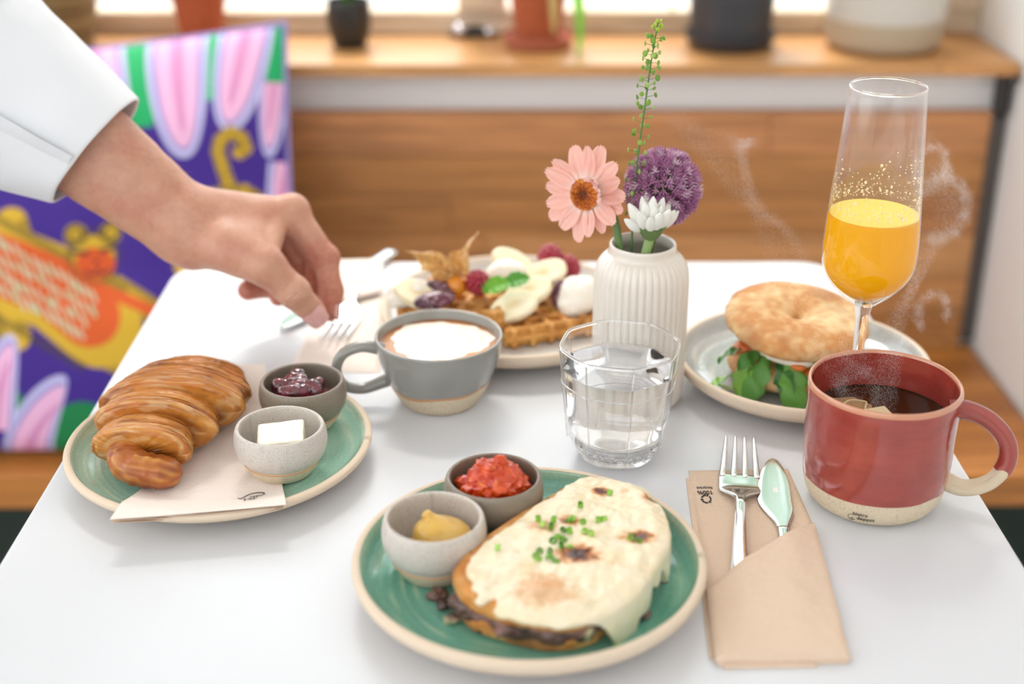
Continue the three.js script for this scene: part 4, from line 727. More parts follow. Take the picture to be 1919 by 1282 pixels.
// petal: a long tongue with two grooves, cupped; grows along +x from the origin, face up
function petalGeo(L, W, cup, bend, tip, s, c0, c1, c2) {
  return grid(14, 26, (u, v) => {
    const a = u * 2 - 1, t = v, w = W * Math.pow(Math.sin(Math.PI * Math.min(1, 0.16 + t * 0.72)), 0.75) * (0.62 + 0.38 * sstep(0, 0.5, t)) * (1 - 0.08 * sstep(0.9, 1, t) * Math.abs(Math.sin(a * 5)));
    const x = L * t - L * 0.035 * sstep(0.85, 1, t) * Math.pow(Math.abs(a), 2) + L * 0.02 * sstep(0.8, 1, t) * Math.cos(a * 9 + s);
    const y = bend * t * t + cup * a * a * w * 0.5 + 0.00035 * Math.cos(a * 9) * sstep(0.05, 0.3, t) + tip * Math.pow(t, 5);
    return [x, y, a * w];
  }, false, (u, v) => mixc(mixc(c0, c1, sstep(0.02, 0.42, v + 0.05 * n3(u * 8, v * 3, s))), c2, clamp(0.35 * n3(u * 22, v * 2.5, s) + 0.35 * Math.pow(Math.abs(Math.cos((u * 2 - 1) * 4.5)), 6) * 0.6)));
}
{
  // gerbera: faces the viewer's left, slightly down
  const C = V(0.0545, 0.9075, -0.8905), nrm = V(-0.50, 0.20, 0.84).normalize();
  const f = thing('gerbera', 'pink gerbera daisy with an orange centre leaning left over the vase rim', 'flower', [C.x, C.y, C.z]);
  const q = new THREE.Quaternion().setFromUnitVectors(V(0, 1, 0), nrm);
  const head = (m) => { m.quaternion.copy(q); return m; };
  const c0 = lin('#fbeee2'), c1 = lin('#f7bfb0'), c2 = lin('#fde3da');
  const pm = phy({ vertexColors: true, roughness: 0.6, transmission: 0.25, thickness: 0 });
  const vars = [0, 1, 2, 3].map((i) => petalGeo(0.0225 + 0.0016 * i, 0.0060 + 0.0005 * (i % 2), 0.55, [0.002, -0.002, 0.004, -0.004][i], 0.001, i * 3.1, c0, c1, c2));
  const short = petalGeo(0.017, 0.0042, 0.9, 0.007, 0.002, 9.2, c0, lin('#fad3cb'), c2);
  seed(51);
  const put = (g, a, tilt, r0, y0, roll = 0) => { const m = part('petal', g, pm, f); const l = new THREE.Quaternion().setFromAxisAngle(V(0, 1, 0), a).multiply(new THREE.Quaternion().setFromAxisAngle(V(0, 0, 1), tilt)).multiply(new THREE.Quaternion().setFromAxisAngle(V(1, 0, 0), roll)); m.quaternion.copy(q).multiply(l); m.position.copy(V(r0 * Math.cos(a), y0, -r0 * Math.sin(a)).applyQuaternion(q)); };
  const n = 17; for (let i = 0; i < n; i++) put(vars[Math.floor(rnd() * 4)], i / n * 2 * Math.PI + rr(-0.08, 0.08), rr(-0.02, 0.2), 0.0072, -0.001 - (i % 2) * 0.0012, rr(-0.25, 0.25));
  for (let i = 0; i < 5; i++) put(short, -0.55 + i * 0.28 + rr(-0.06, 0.06), rr(0.5, 0.9), 0.0085, 0.0008, rr(-0.2, 0.2));
  // disc with a dark middle and rings of small florets
  head(part('flower_disc', lathe([[0.0105, -0.0015], [0.0108, 0.0012], [0.009, 0.0028], [0.0055, 0.0024], [0.003, 0.0012], [0.0005, 0.0008]], 40, 2), std({ color: hex('#7a3a1e'), roughness: 0.8 }), f, 'dark brown centre'));
  const fl = new THREE.ConeGeometry(0.00055, 0.0022, 5).translate(0, 0.0011, 0), im = new THREE.InstancedMesh(fl, std({ color: 0xffffff, roughness: 0.7 }), 520), M = new THREE.Matrix4(), col = new THREE.Color();
  for (let i = 0; i < 520; i++) { const t = i / 520, r = 0.0030 + 0.0082 * Math.sqrt(t), a = i * 2.39996, y = 0.0012 + 0.0018 * Math.sin(clamp((r - 0.002) / 0.0095) * Math.PI); const lean = rr(0.1, 0.5) + r * 30; M.makeRotationFromQuaternion(new THREE.Quaternion().setFromAxisAngle(V(Math.sin(a), 0, -Math.cos(a)), -lean)); const sc = rr(0.7, 1.25); M.scale(V(sc, sc, sc)); M.setPosition(r * Math.cos(a), y, r * Math.sin(a)); im.setMatrixAt(i, M); im.setColorAt(i, col.set(['#e08a2a', '#c9682c', '#d97b4a', '#b95a45', '#eaa23c'][Math.floor(rnd() * 5)])); }
  im.name = 'disc_florets'; im.userData.kind = 'stuff'; im.castShadow = im.receiveShadow = true; f.add(head(im));
  head(part('calyx', lathe([[0.0005, -0.0125], [0.003, -0.012], [0.0062, -0.009], [0.0092, -0.004], [0.0105, -0.0005]], 30, 2), leafGreen, f, 'green cup behind the petals'));
  const back = V(0, -0.0115, 0).applyQuaternion(q), w = (x, y, z) => [x - C.x, y - C.y, z - C.z];
  part('stem', tube([[back.x, back.y, back.z], [back.x + 0.0035, back.y - 0.005, back.z - 0.0025], w(0.0745, 0.888, -0.8985), w(0.0785, 0.872, -0.8955), w(0.0825, 0.85, -0.892), w(0.088, 0.80, -0.888)], (t) => 0.0029 - 0.0003 * t, 50, 16), stemGreen, f, 'curved pale green stem');
}
{
  // allium ball
  const C = V(0.1085, 0.9085, -0.9025);
  const f = thing('allium', 'round purple allium flower head at the right of the bouquet', 'flower', [C.x, C.y, C.z]);
  part('stem', tube([[0, -0.012, 0], [-0.004, -0.03, 0.003], [-0.009, -0.055, 0.005], [-0.016, -0.1, 0.006]], 0.0021, 30, 12), leafGreen, f);
  part('flower_core', snet((x, y, z) => ball(x, y, z, [0, 0, 0], 0.0125) + 0.001 * n3(x * 200, y * 200, z * 200), [-0.015, -0.015, -0.015], [0.015, 0.015, 0.015], 0.0012), std({ color: hex('#4b5a32'), roughness: 0.9 }), f, 'dense green stalks at the core');
  const petal = []; for (let k = 0; k < 6; k++) { const a = k * Math.PI / 3, g = new THREE.SphereGeometry(1, 6, 5); g.scale(0.00038, 0.0024, 0.00028); g.translate(0, 0.0022, 0); g.rotateX(0.42 + (k % 2) * 0.3); g.rotateY(a); g.translate(0, 0.0105, 0); petal.push(g); }
  const st = new THREE.CylinderGeometry(0.00022, 0.00028, 0.0105, 5).translate(0, 0.00525, 0); petal.push(st);
  const g = mergeGeometries(petal), n = 1000, im = new THREE.InstancedMesh(g, phy({ color: 0xffffff, roughness: 0.6, transmission: 0.2, thickness: 0 }), n), M = new THREE.Matrix4(), col = new THREE.Color(); seed(57);
  for (let i = 0; i < n; i++) { const y = 1 - 2 * (i + 0.5) / n, r = Math.sqrt(1 - y * y), a = i * 2.39996 + rr(-0.1, 0.1), d = V(r * Math.cos(a), y, r * Math.sin(a)); d.add(V(rr(-0.12, 0.12), rr(-0.12, 0.12), rr(-0.12, 0.12))).normalize(); if (d.y < -0.82) d.y = -0.6; M.makeRotationFromQuaternion(new THREE.Quaternion().setFromUnitVectors(V(0, 1, 0), d.normalize())); const s = rr(0.88, 1.16); M.scale(V(s, s, s)); M.setPosition(d.x * 0.0115, d.y * 0.0125, d.z * 0.0115); im.setMatrixAt(i, M); im.setColorAt(i, col.set(['#cf90b6', '#b570a0', '#e3b8d0', '#a25c8c', '#c682ae', '#f0d6e4'][Math.floor(rnd() * 6)])); }
  im.name = 'florets'; im.userData.kind = 'stuff'; im.castShadow = im.receiveShadow = true; f.add(im);
}
{
  // cluster of white buds
  const C = V(0.0985, 0.8790, -0.8735);
  const f = thing('white_flower', 'cluster of white flower buds in front of the purple allium', 'flower', [C.x, C.y, C.z]);
  part('stem', tube([[0, 0.008, 0], [-0.001, 0, -0.001], [-0.003, -0.015, -0.005], [-0.004, -0.06, -0.012]], (t) => 0.0034 - 0.0006 * t, 30, 14), phy({ color: hex('#8ea86a'), roughness: 0.5 }), f, 'pale green stem');
  part('calyx', lathe([[0.0005, 0.001], [0.004, 0.0015], [0.0082, 0.0075], [0.0112, 0.0125], [0.0095, 0.0125], [0.005, 0.007], [0.0005, 0.006]], 30, 2), phy({ color: hex('#5f7740'), roughness: 0.6 }), f);
  const bm = phy({ vertexColors: true, roughness: 0.5, transmission: 0.2, thickness: 0 });
  const bud = (L, r, s) => grid(16, 20, (u, v) => { const a = u * 2 * Math.PI, q = r * Math.pow(Math.sin(Math.PI * Math.pow(clamp(v * 0.98 + 0.01), 0.82)), 0.72) * (1 + 0.05 * Math.cos(a * 3 + s)); return [q * Math.cos(a), L * v, -q * Math.sin(a)]; }, true, (u, v) => mixc(lin('#e6ecc8'), lin('#f7f6ee'), sstep(0.0, 0.3, v)));
  const B = [bud(0.0195, 0.0038, 1), bud(0.017, 0.0034, 2), bud(0.022, 0.0041, 3)]; seed(61);
  const dirs = [[0, 1.0, 0.25, 2], [-0.75, 0.9, 0.2, 2], [0.8, 0.85, 0.2, 1], [0.38, 1.05, -0.1, 0], [-0.35, 1.1, -0.2, 0], [-0.45, 0.75, 0.55, 0], [-0.12, 0.7, 0.75, 1], [0.18, 0.75, 0.7, 0], [0.48, 0.8, 0.5, 0], [-0.9, 0.55, 0.35, 1], [0.62, 0.9, -0.3, 0], [-0.15, 1.1, -0.5, 2], [0.3, 1.0, -0.6, 0], [-0.7, 0.8, -0.4, 1], [0.05, 0.95, 0.45, 1], [0.95, 0.7, -0.15, 1], [-0.28, 0.95, 0.3, 0], [0.28, 0.9, 0.28, 1]];
  for (const [x, y, z, k] of dirs) { const d = V(x, y, z).normalize(), m = part('bud', B[k], bm, f); m.quaternion.setFromUnitVectors(V(0, 1, 0), V(x * 0.72, y, z * 0.72).normalize()); m.position.set(d.x * 0.0085, 0.0055 + d.y * 0.006 + (1 - Math.hypot(x, z)) * 0.002, d.z * 0.0085); }
}
{
  // a tall sprig with round seed pods
  const f = thing('seed_pod_sprig', 'tall thin green sprig of round seed pods rising above the bouquet', 'flower', [0.088, 0.86, -0.8955]);
  const pts = [[0.002, -0.06, -0.002], [0, 0, 0], [0.0005, 0.06, 0.003], [0.0045, 0.11, 0.007], [0.0070, 0.140, 0.010], [0.0098, 0.1655, 0.014]];
  const curve = new THREE.CatmullRomCurve3(pts.map((p) => V(...p)), false, 'centripetal');
  part('stem', tube(pts, (t) => 0.00095 - 0.0005 * t, 80, 8), leafGreen, f);
  const pod = new THREE.SphereGeometry(1, 12, 10).scale(0.0020, 0.0023, 0.0008), tops = new THREE.SphereGeometry(1, 10, 8).scale(0.0019, 0.0022, 0.0012);
  const podM = ['#7fa92f', '#6c9a2b', '#93b845', '#a9c765'].map((c) => phy({ color: hex(c), roughness: 0.5, transmission: 0.25, thickness: 0 })), bright = phy({ color: hex('#b4cf3a'), roughness: 0.5, transmission: 0.25, thickness: 0 });
  const stalk = new THREE.CylinderGeometry(0.00016, 0.0002, 1, 5).translate(0, 0.5, 0); seed(71);
  for (let i = 0; i < 72; i++) {
    const t = 0.30 + 0.70 * i / 71, p = curve.getPoint(t), a = i * 2.39996, up = t > 0.94, L = (up ? 0.0034 : lerp(0.0078, 0.0052, t)) * rr(0.8, 1.15), d = V(Math.cos(a), rr(-0.05, 0.5) + (up ? 0.6 : 0), Math.sin(a)).normalize(), e = p.clone().addScaledVector(d, L);
    const m = part('seed_pod', up ? tops : pod, up ? bright : podM[Math.floor(rnd() * 4)], f); m.position.copy(e); m.rotation.set(rr(-0.7, 0.7), rnd() * 6.3, rr(-0.6, 0.6)); const s = lerp(0.95, 0.85, t) * rr(0.75, 1.12); m.scale.setScalar(s);
    const k = part('pod_stalk', stalk, leafGreen, f); k.position.copy(p); k.quaternion.setFromUnitVectors(V(0, 1, 0), d); k.scale.set(1, L, 1);
  }
}

// ---------------------------------------------------------------- bagel sandwich
{
  const [bx, bz] = [0.2120, -0.9135];
  const s = thing('bagel_sandwich', 'seeded bagel filled with rocket leaves and orange slices on the grey plate', 'sandwich', [bx, T, bz]);
  const crust = lin('#c98b4c'), pale = lin('#eed3a0'), deep = lin('#a05f2b');
  const half = (c, R, r, h, ry) => (x, y, z) => { const q = Math.hypot(x - c[0], z - c[2]) - R, dy = (y - c[1]) / ry; return Math.hypot(q * 0.86, dy) - r + 0.0022 * fbm(x * 45, y * 45, z * 45, 3) + 0.0008 * fbm(x * 160, y * 160, z * 160, 2); };
  const tone = (x, y, z, n) => { const m = fbm(x * 40, y * 40, z * 40, 4), k = fbm(x * 170, y * 170, z * 170, 3); let c = mixc(crust, pale, clamp(0.25 + m * 1.6 + k * 0.5)); return mixc(c, deep, clamp(fbm(x * 28 + 7, y * 28, z * 28, 3) * 1.7)); };
  const mat = phy({ vertexColors: true, roughness: 0.7, bumpMap: foodBump, bumpScale: 0.0008 });
  const top = part('bread_slice', snet(half([0, 0.0, 0], 0.0275, 0.0215, 0, 0.44), [-0.056, -0.02, -0.056], [0.056, 0.022, 0.056], 0.0014, { color: tone, uv: (x, y, z) => [x * 12, z * 12 + y * 8] }), mat, s, 'domed upper half of the bagel with a dimple');
  top.position.set(0, 0.0525, 0.0); top.rotation.set(0.16, 0.5, -0.05);
  const bot = part('bread_slice', snet(half([0, 0.0, 0], 0.0245, 0.0205, 0, 0.5), [-0.05, -0.016, -0.05], [0.05, 0.016, 0.05], 0.0014, { color: tone, uv: (x, y, z) => [x * 12, z * 12 + y * 8] }), mat, s, 'flat lower half of the bagel');
  bot.position.set(0, 0.0192, 0);
  const cc = part('cream_cheese', snet((x, y, z) => smax(Math.abs(y + 0.003 * n3(x * 30, 1, z * 30)) - 0.003, Math.hypot(x, z) - 0.0435 + 0.004 * n3(x * 40, y * 40, z * 40), 0.003), [-0.05, -0.008, -0.05], [0.05, 0.008, 0.05], 0.0014), phy({ color: hex('#f4ead8'), roughness: 0.5 }), s); cc.position.set(0, 0.0435, 0); cc.rotation.set(0.16, 0, -0.05);
  const om = [phy({ color: hex('#d9772c'), roughness: 0.4, clearcoat: 0.3 }), phy({ color: hex('#c9602a'), roughness: 0.4, clearcoat: 0.3 })]; seed(77);
  for (let i = 0; i < 9; i++) { const a = rr(0.2, 3.3), m = part('orange_slice', snet((x, y, z) => egg(x, y, z, [0, 0, 0], [0.011, 0.0045, 0.0085]) + 0.0015 * fbm(x * 120 + i, y * 120, z * 120, 2), [-0.014, -0.008, -0.012], [0.014, 0.008, 0.012], 0.0013), om[i % 2], s); m.position.set(0.036 * Math.cos(a), rr(0.0275, 0.0395), 0.036 * Math.sin(a)); m.rotation.set(rr(-0.5, 0.5), rnd() * 6, rr(-0.5, 0.5)); }
  // rocket leaves hang out over the front
  const leafM = ['#5a9636', '#6aa63e', '#4a8530', '#8cc04e', '#447a33'].map((c) => phy({ color: hex(c), roughness: 0.45, transmission: 0.25, thickness: 0 }));
  const leaf = (L, W, drop, curl, s) => grid(16, 30, (u, v) => { const a = u * 2 - 1, t = v, w = W * (0.12 + 0.88 * Math.pow(Math.sin(Math.PI * Math.min(1, 0.05 + t * 0.95)), 0.7)) * (0.55 + 0.45 * sstep(0.25, 0.6, t)) * (1 - 0.28 * Math.max(0, Math.sin(t * 17 + s)) * sstep(0.15, 0.3, t) * (1 - sstep(0.6, 0.8, t))); return [L * t * (1 - 0.25 * t * drop / L), -drop * t * t + 0.10 * w * Math.abs(a) * 2 - curl * a * a * w + 0.0011 * Math.sin(t * 14 + a * 2 + s), a * w]; });
  const LG = [leaf(0.034, 0.0085, 0.018, 0.2, 1), leaf(0.03, 0.0075, 0.012, -0.2, 2.5), leaf(0.038, 0.009, 0.022, 0.35, 4), leaf(0.026, 0.006, 0.006, 0.1, 5.2)];
  const put = (x, y, z, yaw, k, mi, roll = 0, pitch = 0, sc = 1) => { const m = part('rocket_leaf', LG[k], leafM[mi], s); m.position.set(x, y + 0.0045, z); m.rotation.set(roll, yaw, pitch, 'YXZ'); m.scale.setScalar(sc * 1.12); };
  // yaw: 0 = right, -PI/2 = towards the viewer
  put(-0.030, 0.0335, 0.018, -2.5, 0, 3, 0.3, -0.35, 1.05); put(-0.022, 0.035, 0.026, -2.05, 2, 0, -0.2, -0.3); put(-0.010, 0.036, 0.030, -1.65, 2, 1, 0.15, -0.35, 1.12); put(-0.002, 0.0345, 0.032, -1.45, 0, 0, 0.3, -0.55, 1.2);
  put(0.008, 0.036, 0.032, -1.2, 1, 2, -0.3, -0.2); put(-0.034, 0.0345, 0.010, -2.9, 3, 4, 0.2, -0.2); put(0.018, 0.035, 0.029, -0.9, 0, 4, 0.2, -0.3); put(0.028, 0.0345, 0.022, -0.55, 1, 0, 0.1, -0.1); put(-0.016, 0.031, 0.030, -1.9, 1, 4, 0.6, -0.5);
  put(0.002, 0.0375, 0.035, -1.0, 3, 3, 0.4, 0.0); put(0.034, 0.034, 0.008, -0.1, 2, 2, -0.1, -0.1); put(-0.027, 0.036, 0.022, -2.3, 3, 2, -0.4, -0.1); put(0.012, 0.0375, 0.033, -1.4, 3, 1, 0.5, -0.05); put(-0.040, 0.0125, 0.020, -2.75, 1, 3, 0.4, 0.2, 0.9); put(-0.008, 0.028, 0.034, -1.75, 2, 0, 0.1, -0.6, 1.0);
  part('rocket_stalk', tube([[-0.024, 0.020, 0.028], [-0.036, 0.0125, 0.030], [-0.050, 0.0105, 0.026], [-0.058, 0.0112, 0.0215]], 0.0011, 30, 8), phy({ color: hex('#b9c87a'), roughness: 0.5 }), s);
  part('chicken_slice', snet((x, y, z) => smax(Math.abs(y - 0.0015 * Math.sin(x * 90)) - 0.0022, Math.hypot(x * 0.8, z) - 0.02 + 0.002 * n3(x * 60, 0, z * 60), 0.002), [-0.03, -0.006, -0.026], [0.03, 0.006, 0.026], 0.0014), phy({ color: hex('#e6d3b8'), roughness: 0.5 }), s).position.set(0.014, 0.0395, 0.020);
}

// ---------------------------------------------------------------- waffles with fruit
{
  const wm = phy({ vertexColors: true, roughness: 0.65, bumpMap: foodBump, bumpScale: 0.0008 });
  const a0 = lin('#c9853a'), a1 = lin('#e2ab5c'), a2 = lin('#93551f');
  const tone = (x, y, z) => { const m = fbm(x * 60, y * 60, z * 60, 4); return mixc(mixc(a0, a1, clamp(0.4 + m * 1.4)), a2, clamp(fbm(x * 45 + 3, y * 45, z * 45, 3) * 1.8)); };
  // square waffle with pockets on both faces
  const W = 0.046, cell = 0.0155;
  const wf = (x, y, z) => { const q = [Math.abs(x) - W + 0.004, Math.abs(z) - W + 0.004], o = Math.hypot(Math.max(q[0], 0), Math.max(q[1], 0)) + Math.min(Math.max(...q), 0) - 0.004; const cx = Math.abs(((x / cell) % 1 + 1.5) % 1 - 0.5) * cell, cz = Math.abs(((z / cell) % 1 + 1.5) % 1 - 0.5) * cell; const pit = Math.max(Math.abs(cx) - 0.0050, Math.abs(cz) - 0.0050, 0.0022 - Math.abs(y)); return smax(smax(o, Math.abs(y) - 0.0078, 0.003), -pit, 0.0022) + 0.0006 * fbm(x * 120, y * 120, z * 120, 2); };
  const g = snet(wf, [-0.05, -0.0105, -0.05], [0.05, 0.0105, 0.05], 0.0013, { color: tone, uv: (x, y, z) => [x * 12 + y * 7, z * 12 + y * 7] });
  const w1 = solo('waffle', g, wm, 'golden square waffle lying lowest on the white plate at the back', 'waffle', 'waffles', [WP[0] + 0.022, T + 0.0165, WP[1] + 0.0055]); w1.rotation.set(0, 0.36, 0);
  const w2 = copy(w1, 'golden waffle tilted on top of the other at the left of the white plate', [WP[0] - 0.036, T + 0.0245, WP[1] - 0.004], -0.35); w2.rotation.set(0.03, -0.35, 0.12);
  const creamM = phy({ color: hex('#f7f1e4'), roughness: 0.45 });
  const dollop = (name, label, c, r, k, sc) => solo(name, snet((x, y, z) => { let d = egg(x, y, z, [0, 0, 0], r); d = smin(d, egg(x, y, z, [r[0] * 0.45, r[1] * 0.35, r[2] * 0.2], r.map((v) => v * 0.6)), 0.006); d = smin(d, egg(x, y, z, [-r[0] * 0.4, -r[1] * 0.4, r[2] * 0.5], r.map((v) => v * 0.6)), 0.006); return d + 0.003 * fbm(x * 60 + k, y * 60, z * 60, 3); }, r.map((v) => -v * 1.35 - 0.003), r.map((v) => v * 1.35 + 0.003), 0.0013), creamM, label, 'cream', null, c);
  dollop('cream_dollop', 'big soft dollop of cream at the right end of the waffles beside the vase', [0.0575, T + 0.0345, -1.0060], [0.0165, 0.0155, 0.0155], 1);
  dollop('cream_dollop', 'loose dollop of cream at the left end of the waffles behind the coffee cup', [-0.0780, T + 0.0385, -1.0050], [0.0175, 0.0095, 0.015], 5);
  dollop('cream_dollop', 'dollop of cream on top of the waffles behind the mint leaf', [-0.0010, T + 0.0420, -1.0330], [0.0165, 0.0115, 0.0125], 9);
  // fruit
  const plumM = phy({ vertexColors: true, roughness: 0.3, clearcoat: 0.3, clearcoatRoughness: 0.3 });
  const plum = snet((x, y, z) => egg(x, y, z, [0, 0, 0], [0.0165, 0.0062, 0.0085]) + 0.0009 * fbm(x * 90, y * 90, z * 90, 2), [-0.02, -0.009, -0.012], [0.02, 0.009, 0.012], 0.001, { color: (x, y, z) => mixc(mixc(lin('#3b1026'), lin('#6d1f3c'), clamp(0.4 + fbm(x * 90, y * 90, z * 90, 3) * 1.5)), lin('#d9c6cc'), 0.6 * sstep(0.08, 0.3, fbm(x * 400, y * 400, z * 400, 2))) });
  const p1 = solo('plum_slice', plum, plumM, 'dark plum slice dusted with sugar just behind the coffee cup rim', 'plum', 'plum slices on the waffles', [-0.0560, T + 0.0420, -0.9790]); p1.rotation.set(0.3, 0.15, 0.1);
  const p2 = copy(p1, 'smaller plum slice dusted with sugar below the physalis', [-0.0500, T + 0.0435, -1.0010]); p2.rotation.set(0.2, -0.2, -0.15); p2.scale.setScalar(0.85);
  const p3 = copy(p1, 'plum slice beside the big dollop of cream', [0.0420, T + 0.0360, -1.0060]); p3.rotation.set(0.3, 1.2, 0.9); p3.scale.setScalar(0.7);
  const berryG = (() => { const gs = []; seed(83); for (let i = 0; i < 60; i++) { const y = 1 - 2 * (i + 0.5) / 60, r = Math.sqrt(1 - y * y), a = i * 2.39996; gs.push(new THREE.IcosahedronGeometry(0.0024, 2).translate(0.0082 * r * Math.cos(a), 0.0095 * y, 0.0082 * r * Math.sin(a))); } return mergeGeometries(gs); })();
  const berryM = phy({ color: hex('#a31a33'), roughness: 0.3, clearcoat: 0.5 });
  const b1 = solo('raspberry', berryG, berryM, 'red raspberry in the middle of the waffles left of the mint leaf', 'raspberry', 'raspberries on the waffles', [-0.0225, T + 0.0475, -1.0010]); b1.rotation.set(0.4, 0, 0.3);
  const b2 = copy(b1, 'raspberry on top of the banana slices at the back of the waffles', [0.0365, T + 0.0490, -1.0500]); b2.rotation.set(-0.3, 1, 0.2); b2.scale.setScalar(1.08);
  const b3 = copy(b1, 'raspberry behind the big dollop of cream', [0.0510, T + 0.0430, -1.0450]);
  const banG = snet((x, y, z) => smax(Math.abs(y) - 0.0036, Math.hypot(x * 0.62, z) - 0.0125, 0.0022) + 0.0005 * fbm(x * 130, y * 130, z * 130, 2), [-0.024, -0.006, -0.016], [0.024, 0.006, 0.016], 0.0011, { color: (x, y, z) => mixc(mixc(lin('#f4e5ba'), lin('#faf1d6'), clamp(0.5 + fbm(x * 110, y * 60, z * 110, 3))), lin('#dcb870'), (1 - sstep(0.0015, 0.006, Math.hypot(x * 0.62, z))) * 0.5) });
  const banM = phy({ vertexColors: true, roughness: 0.45 });
  const n1 = solo('banana_slice', banG, banM, 'oval banana slice at the front of the waffles nearest the viewer', 'banana', 'banana slices on the waffles', [0.0060, T + 0.0345, -0.9830]); n1.rotation.set(0.55, 0.35, 0.16);
  [['banana slice behind the foremost one, right of the mint leaf', 0.0170, 0.0390, -1.0010, 0.5, 0.32, 0.2], ['banana slice leaning up below the rear raspberry', 0.0300, 0.0440, -1.0260, 0.5, 0.3, 0.3], ['banana slice beside the cream behind the mint leaf', 0.0060, 0.0480, -1.0400, 0.4, -0.5, -0.3], ['banana slice half hidden under the left dollop of cream', -0.0700, 0.0405, -0.9930, 0.35, -0.4, -0.2]].forEach(([l, x, y, z, rx, ry, rz]) => { const m = copy(n1, l, [x, T + y, z]); m.rotation.set(rx, ry, rz); });
  const mint = thing('mint_sprig', 'bright green mint leaves lying on the waffles', 'mint', [-0.0065, T + 0.0455, -0.9900]);
  const mg = (L, W, s) => grid(14, 22, (u, v) => { const a = u * 2 - 1, w = W * Math.pow(Math.sin(Math.PI * clamp(0.03 + v * 0.95)), 0.75) * (1 + 0.07 * Math.sin(v * 40)); return [L * v, 0.002 * Math.sin(v * 3) + 0.25 * w * Math.abs(a) - 0.0006 * Math.sin(v * 26) * Math.abs(a), a * w]; });
  const mm = [phy({ color: hex('#6fb52c'), roughness: 0.45, transmission: 0.25, thickness: 0 }), phy({ color: hex('#4d972a'), roughness: 0.45, transmission: 0.25, thickness: 0 })];
  [[-0.012, 0, 0.003, 0.45, 0.024, 0], [0.004, 0.003, -0.003, 0.3, 0.022, 1], [-0.006, -0.002, 0.004, 2.6, 0.014, 0]].forEach(([x, y, z, ry, L, k]) => { const m = part('leaf', mg(L, L * 0.33, k), mm[k], mint); m.position.set(x, y, z); m.rotation.set(0.55, ry, 0.25, 'YXZ'); });
  // physalis: orange berry under a twisted papery husk
  const ph = thing('physalis', 'orange physalis with a twisted papery husk standing on the waffles', 'physalis', [-0.0440, T + 0.0470, -1.0050]);
  part('berry', new THREE.SphereGeometry(0.0085, 32, 24), phy({ color: hex('#e08a1e'), roughness: 0.25, clearcoat: 0.5 }), ph, 'round orange berry').position.set(0.004, -0.003, 0.002);
  const husk = (L, W, s, b1, b2) => grid(16, 34, (u, v) => { const a = u * 2 - 1, w = W * Math.pow(Math.sin(Math.PI * clamp(0.12 + v * 0.8)), 0.6) * (1 + 0.2 * Math.sin(v * 15 + s)), tw = v * 2.2 * s; return [b1 * v * v + a * w * Math.cos(tw) + 0.002 * n3(v * 6, a * 2, s), L * v + 0.003 * Math.sin(v * 9 + a * 2), b2 * v + a * w * Math.sin(tw) + 0.0025 * Math.cos(a * 3 + v * 7) + 0.002 * n3(a * 4, v * 8, s)]; }, false, (u, v) => mixc(mixc(lin('#cf9440'), lin('#eccb8d'), clamp(0.4 + n3(u * 9, v * 12, s) * 1.2)), lin('#a86a24'), 0.7 * sstep(0.2, 0.5, n3(u * 16, v * 5, s + 3))));
  const hm = phy({ vertexColors: true, roughness: 0.75, transmission: 0.4, thickness: 0 });
  const h1 = part('husk', husk(0.042, 0.0105, 1.0, 0.012, 0.002), hm, ph, 'papery tan husk'); h1.rotation.set(0.05, 0.2, -0.22);
  const h2 = part('husk', husk(0.036, 0.0098, -0.8, -0.020, 0.003), hm, ph, 'papery tan husk'); h2.rotation.set(0.0, -0.3, 0.50);
  const h3 = part('husk', husk(0.026, 0.0100, 0.7, -0.004, -0.003), hm, ph, 'papery tan husk'); h3.rotation.set(0.2, 0.8, 0.1);
}
// ---------------------------------------------------------------- the second cutlery set, opposite
{
  const nap = thing('cutlery_napkin', 'napkin toned paler for the window glare, folded round cutlery at the far table edge beside the hand', 'napkin');
  const q = (u, v, y) => { const l = [lerp(-0.1545, -0.1665, v), lerp(-1.155, -0.9370, v)], r = [lerp(-0.1120, -0.0960, v), lerp(-1.157, -0.9350, v)]; return [lerp(l[0], r[0], u), T + y, lerp(l[1], r[1], u), lerp(l[0], r[0], u) * 9, lerp(l[1], r[1], u) * 9]; };
  const slab = (v0, v1, h, y0) => { const top = (u, v) => q(u, lerp(v0(u), v1(u), v), y0 + h * Math.pow(clamp(Math.min(u, 1 - u, v, 1 - v) / 0.04), 0.5) + 0.0005 * n3(u * 5, v * 7, 2)); return mergeGeometries([grid(24, 40, top), grid(24, 40, (u, v) => { const p = top(1 - u, v); p[1] = T + Math.max(0.0002, y0 - 0.0003); return p; })]); };
  part('back_layer', slab(() => 0, () => 1, 0.0022, 0.0003), kraftPale, nap);  // paler paper tone here stands in for the strong window light
  part('front_flap', slab(() => 0, (u) => lerp(0.50, 0.34, u), 0.0028, 0.0065), kraftPale, nap);
  makeFork('fork', 'bright steel fork in the far napkin, tines pointing at the viewer below the fingers', [-0.1385, T + 0.0030, -0.9780], Math.PI - 0.10);
  makeKnife('knife', 'steel knife in the far napkin, partly hidden behind the thumb', [-0.1840, T + 0.0032, -1.0100], Math.PI - 0.42, 0.0);
}
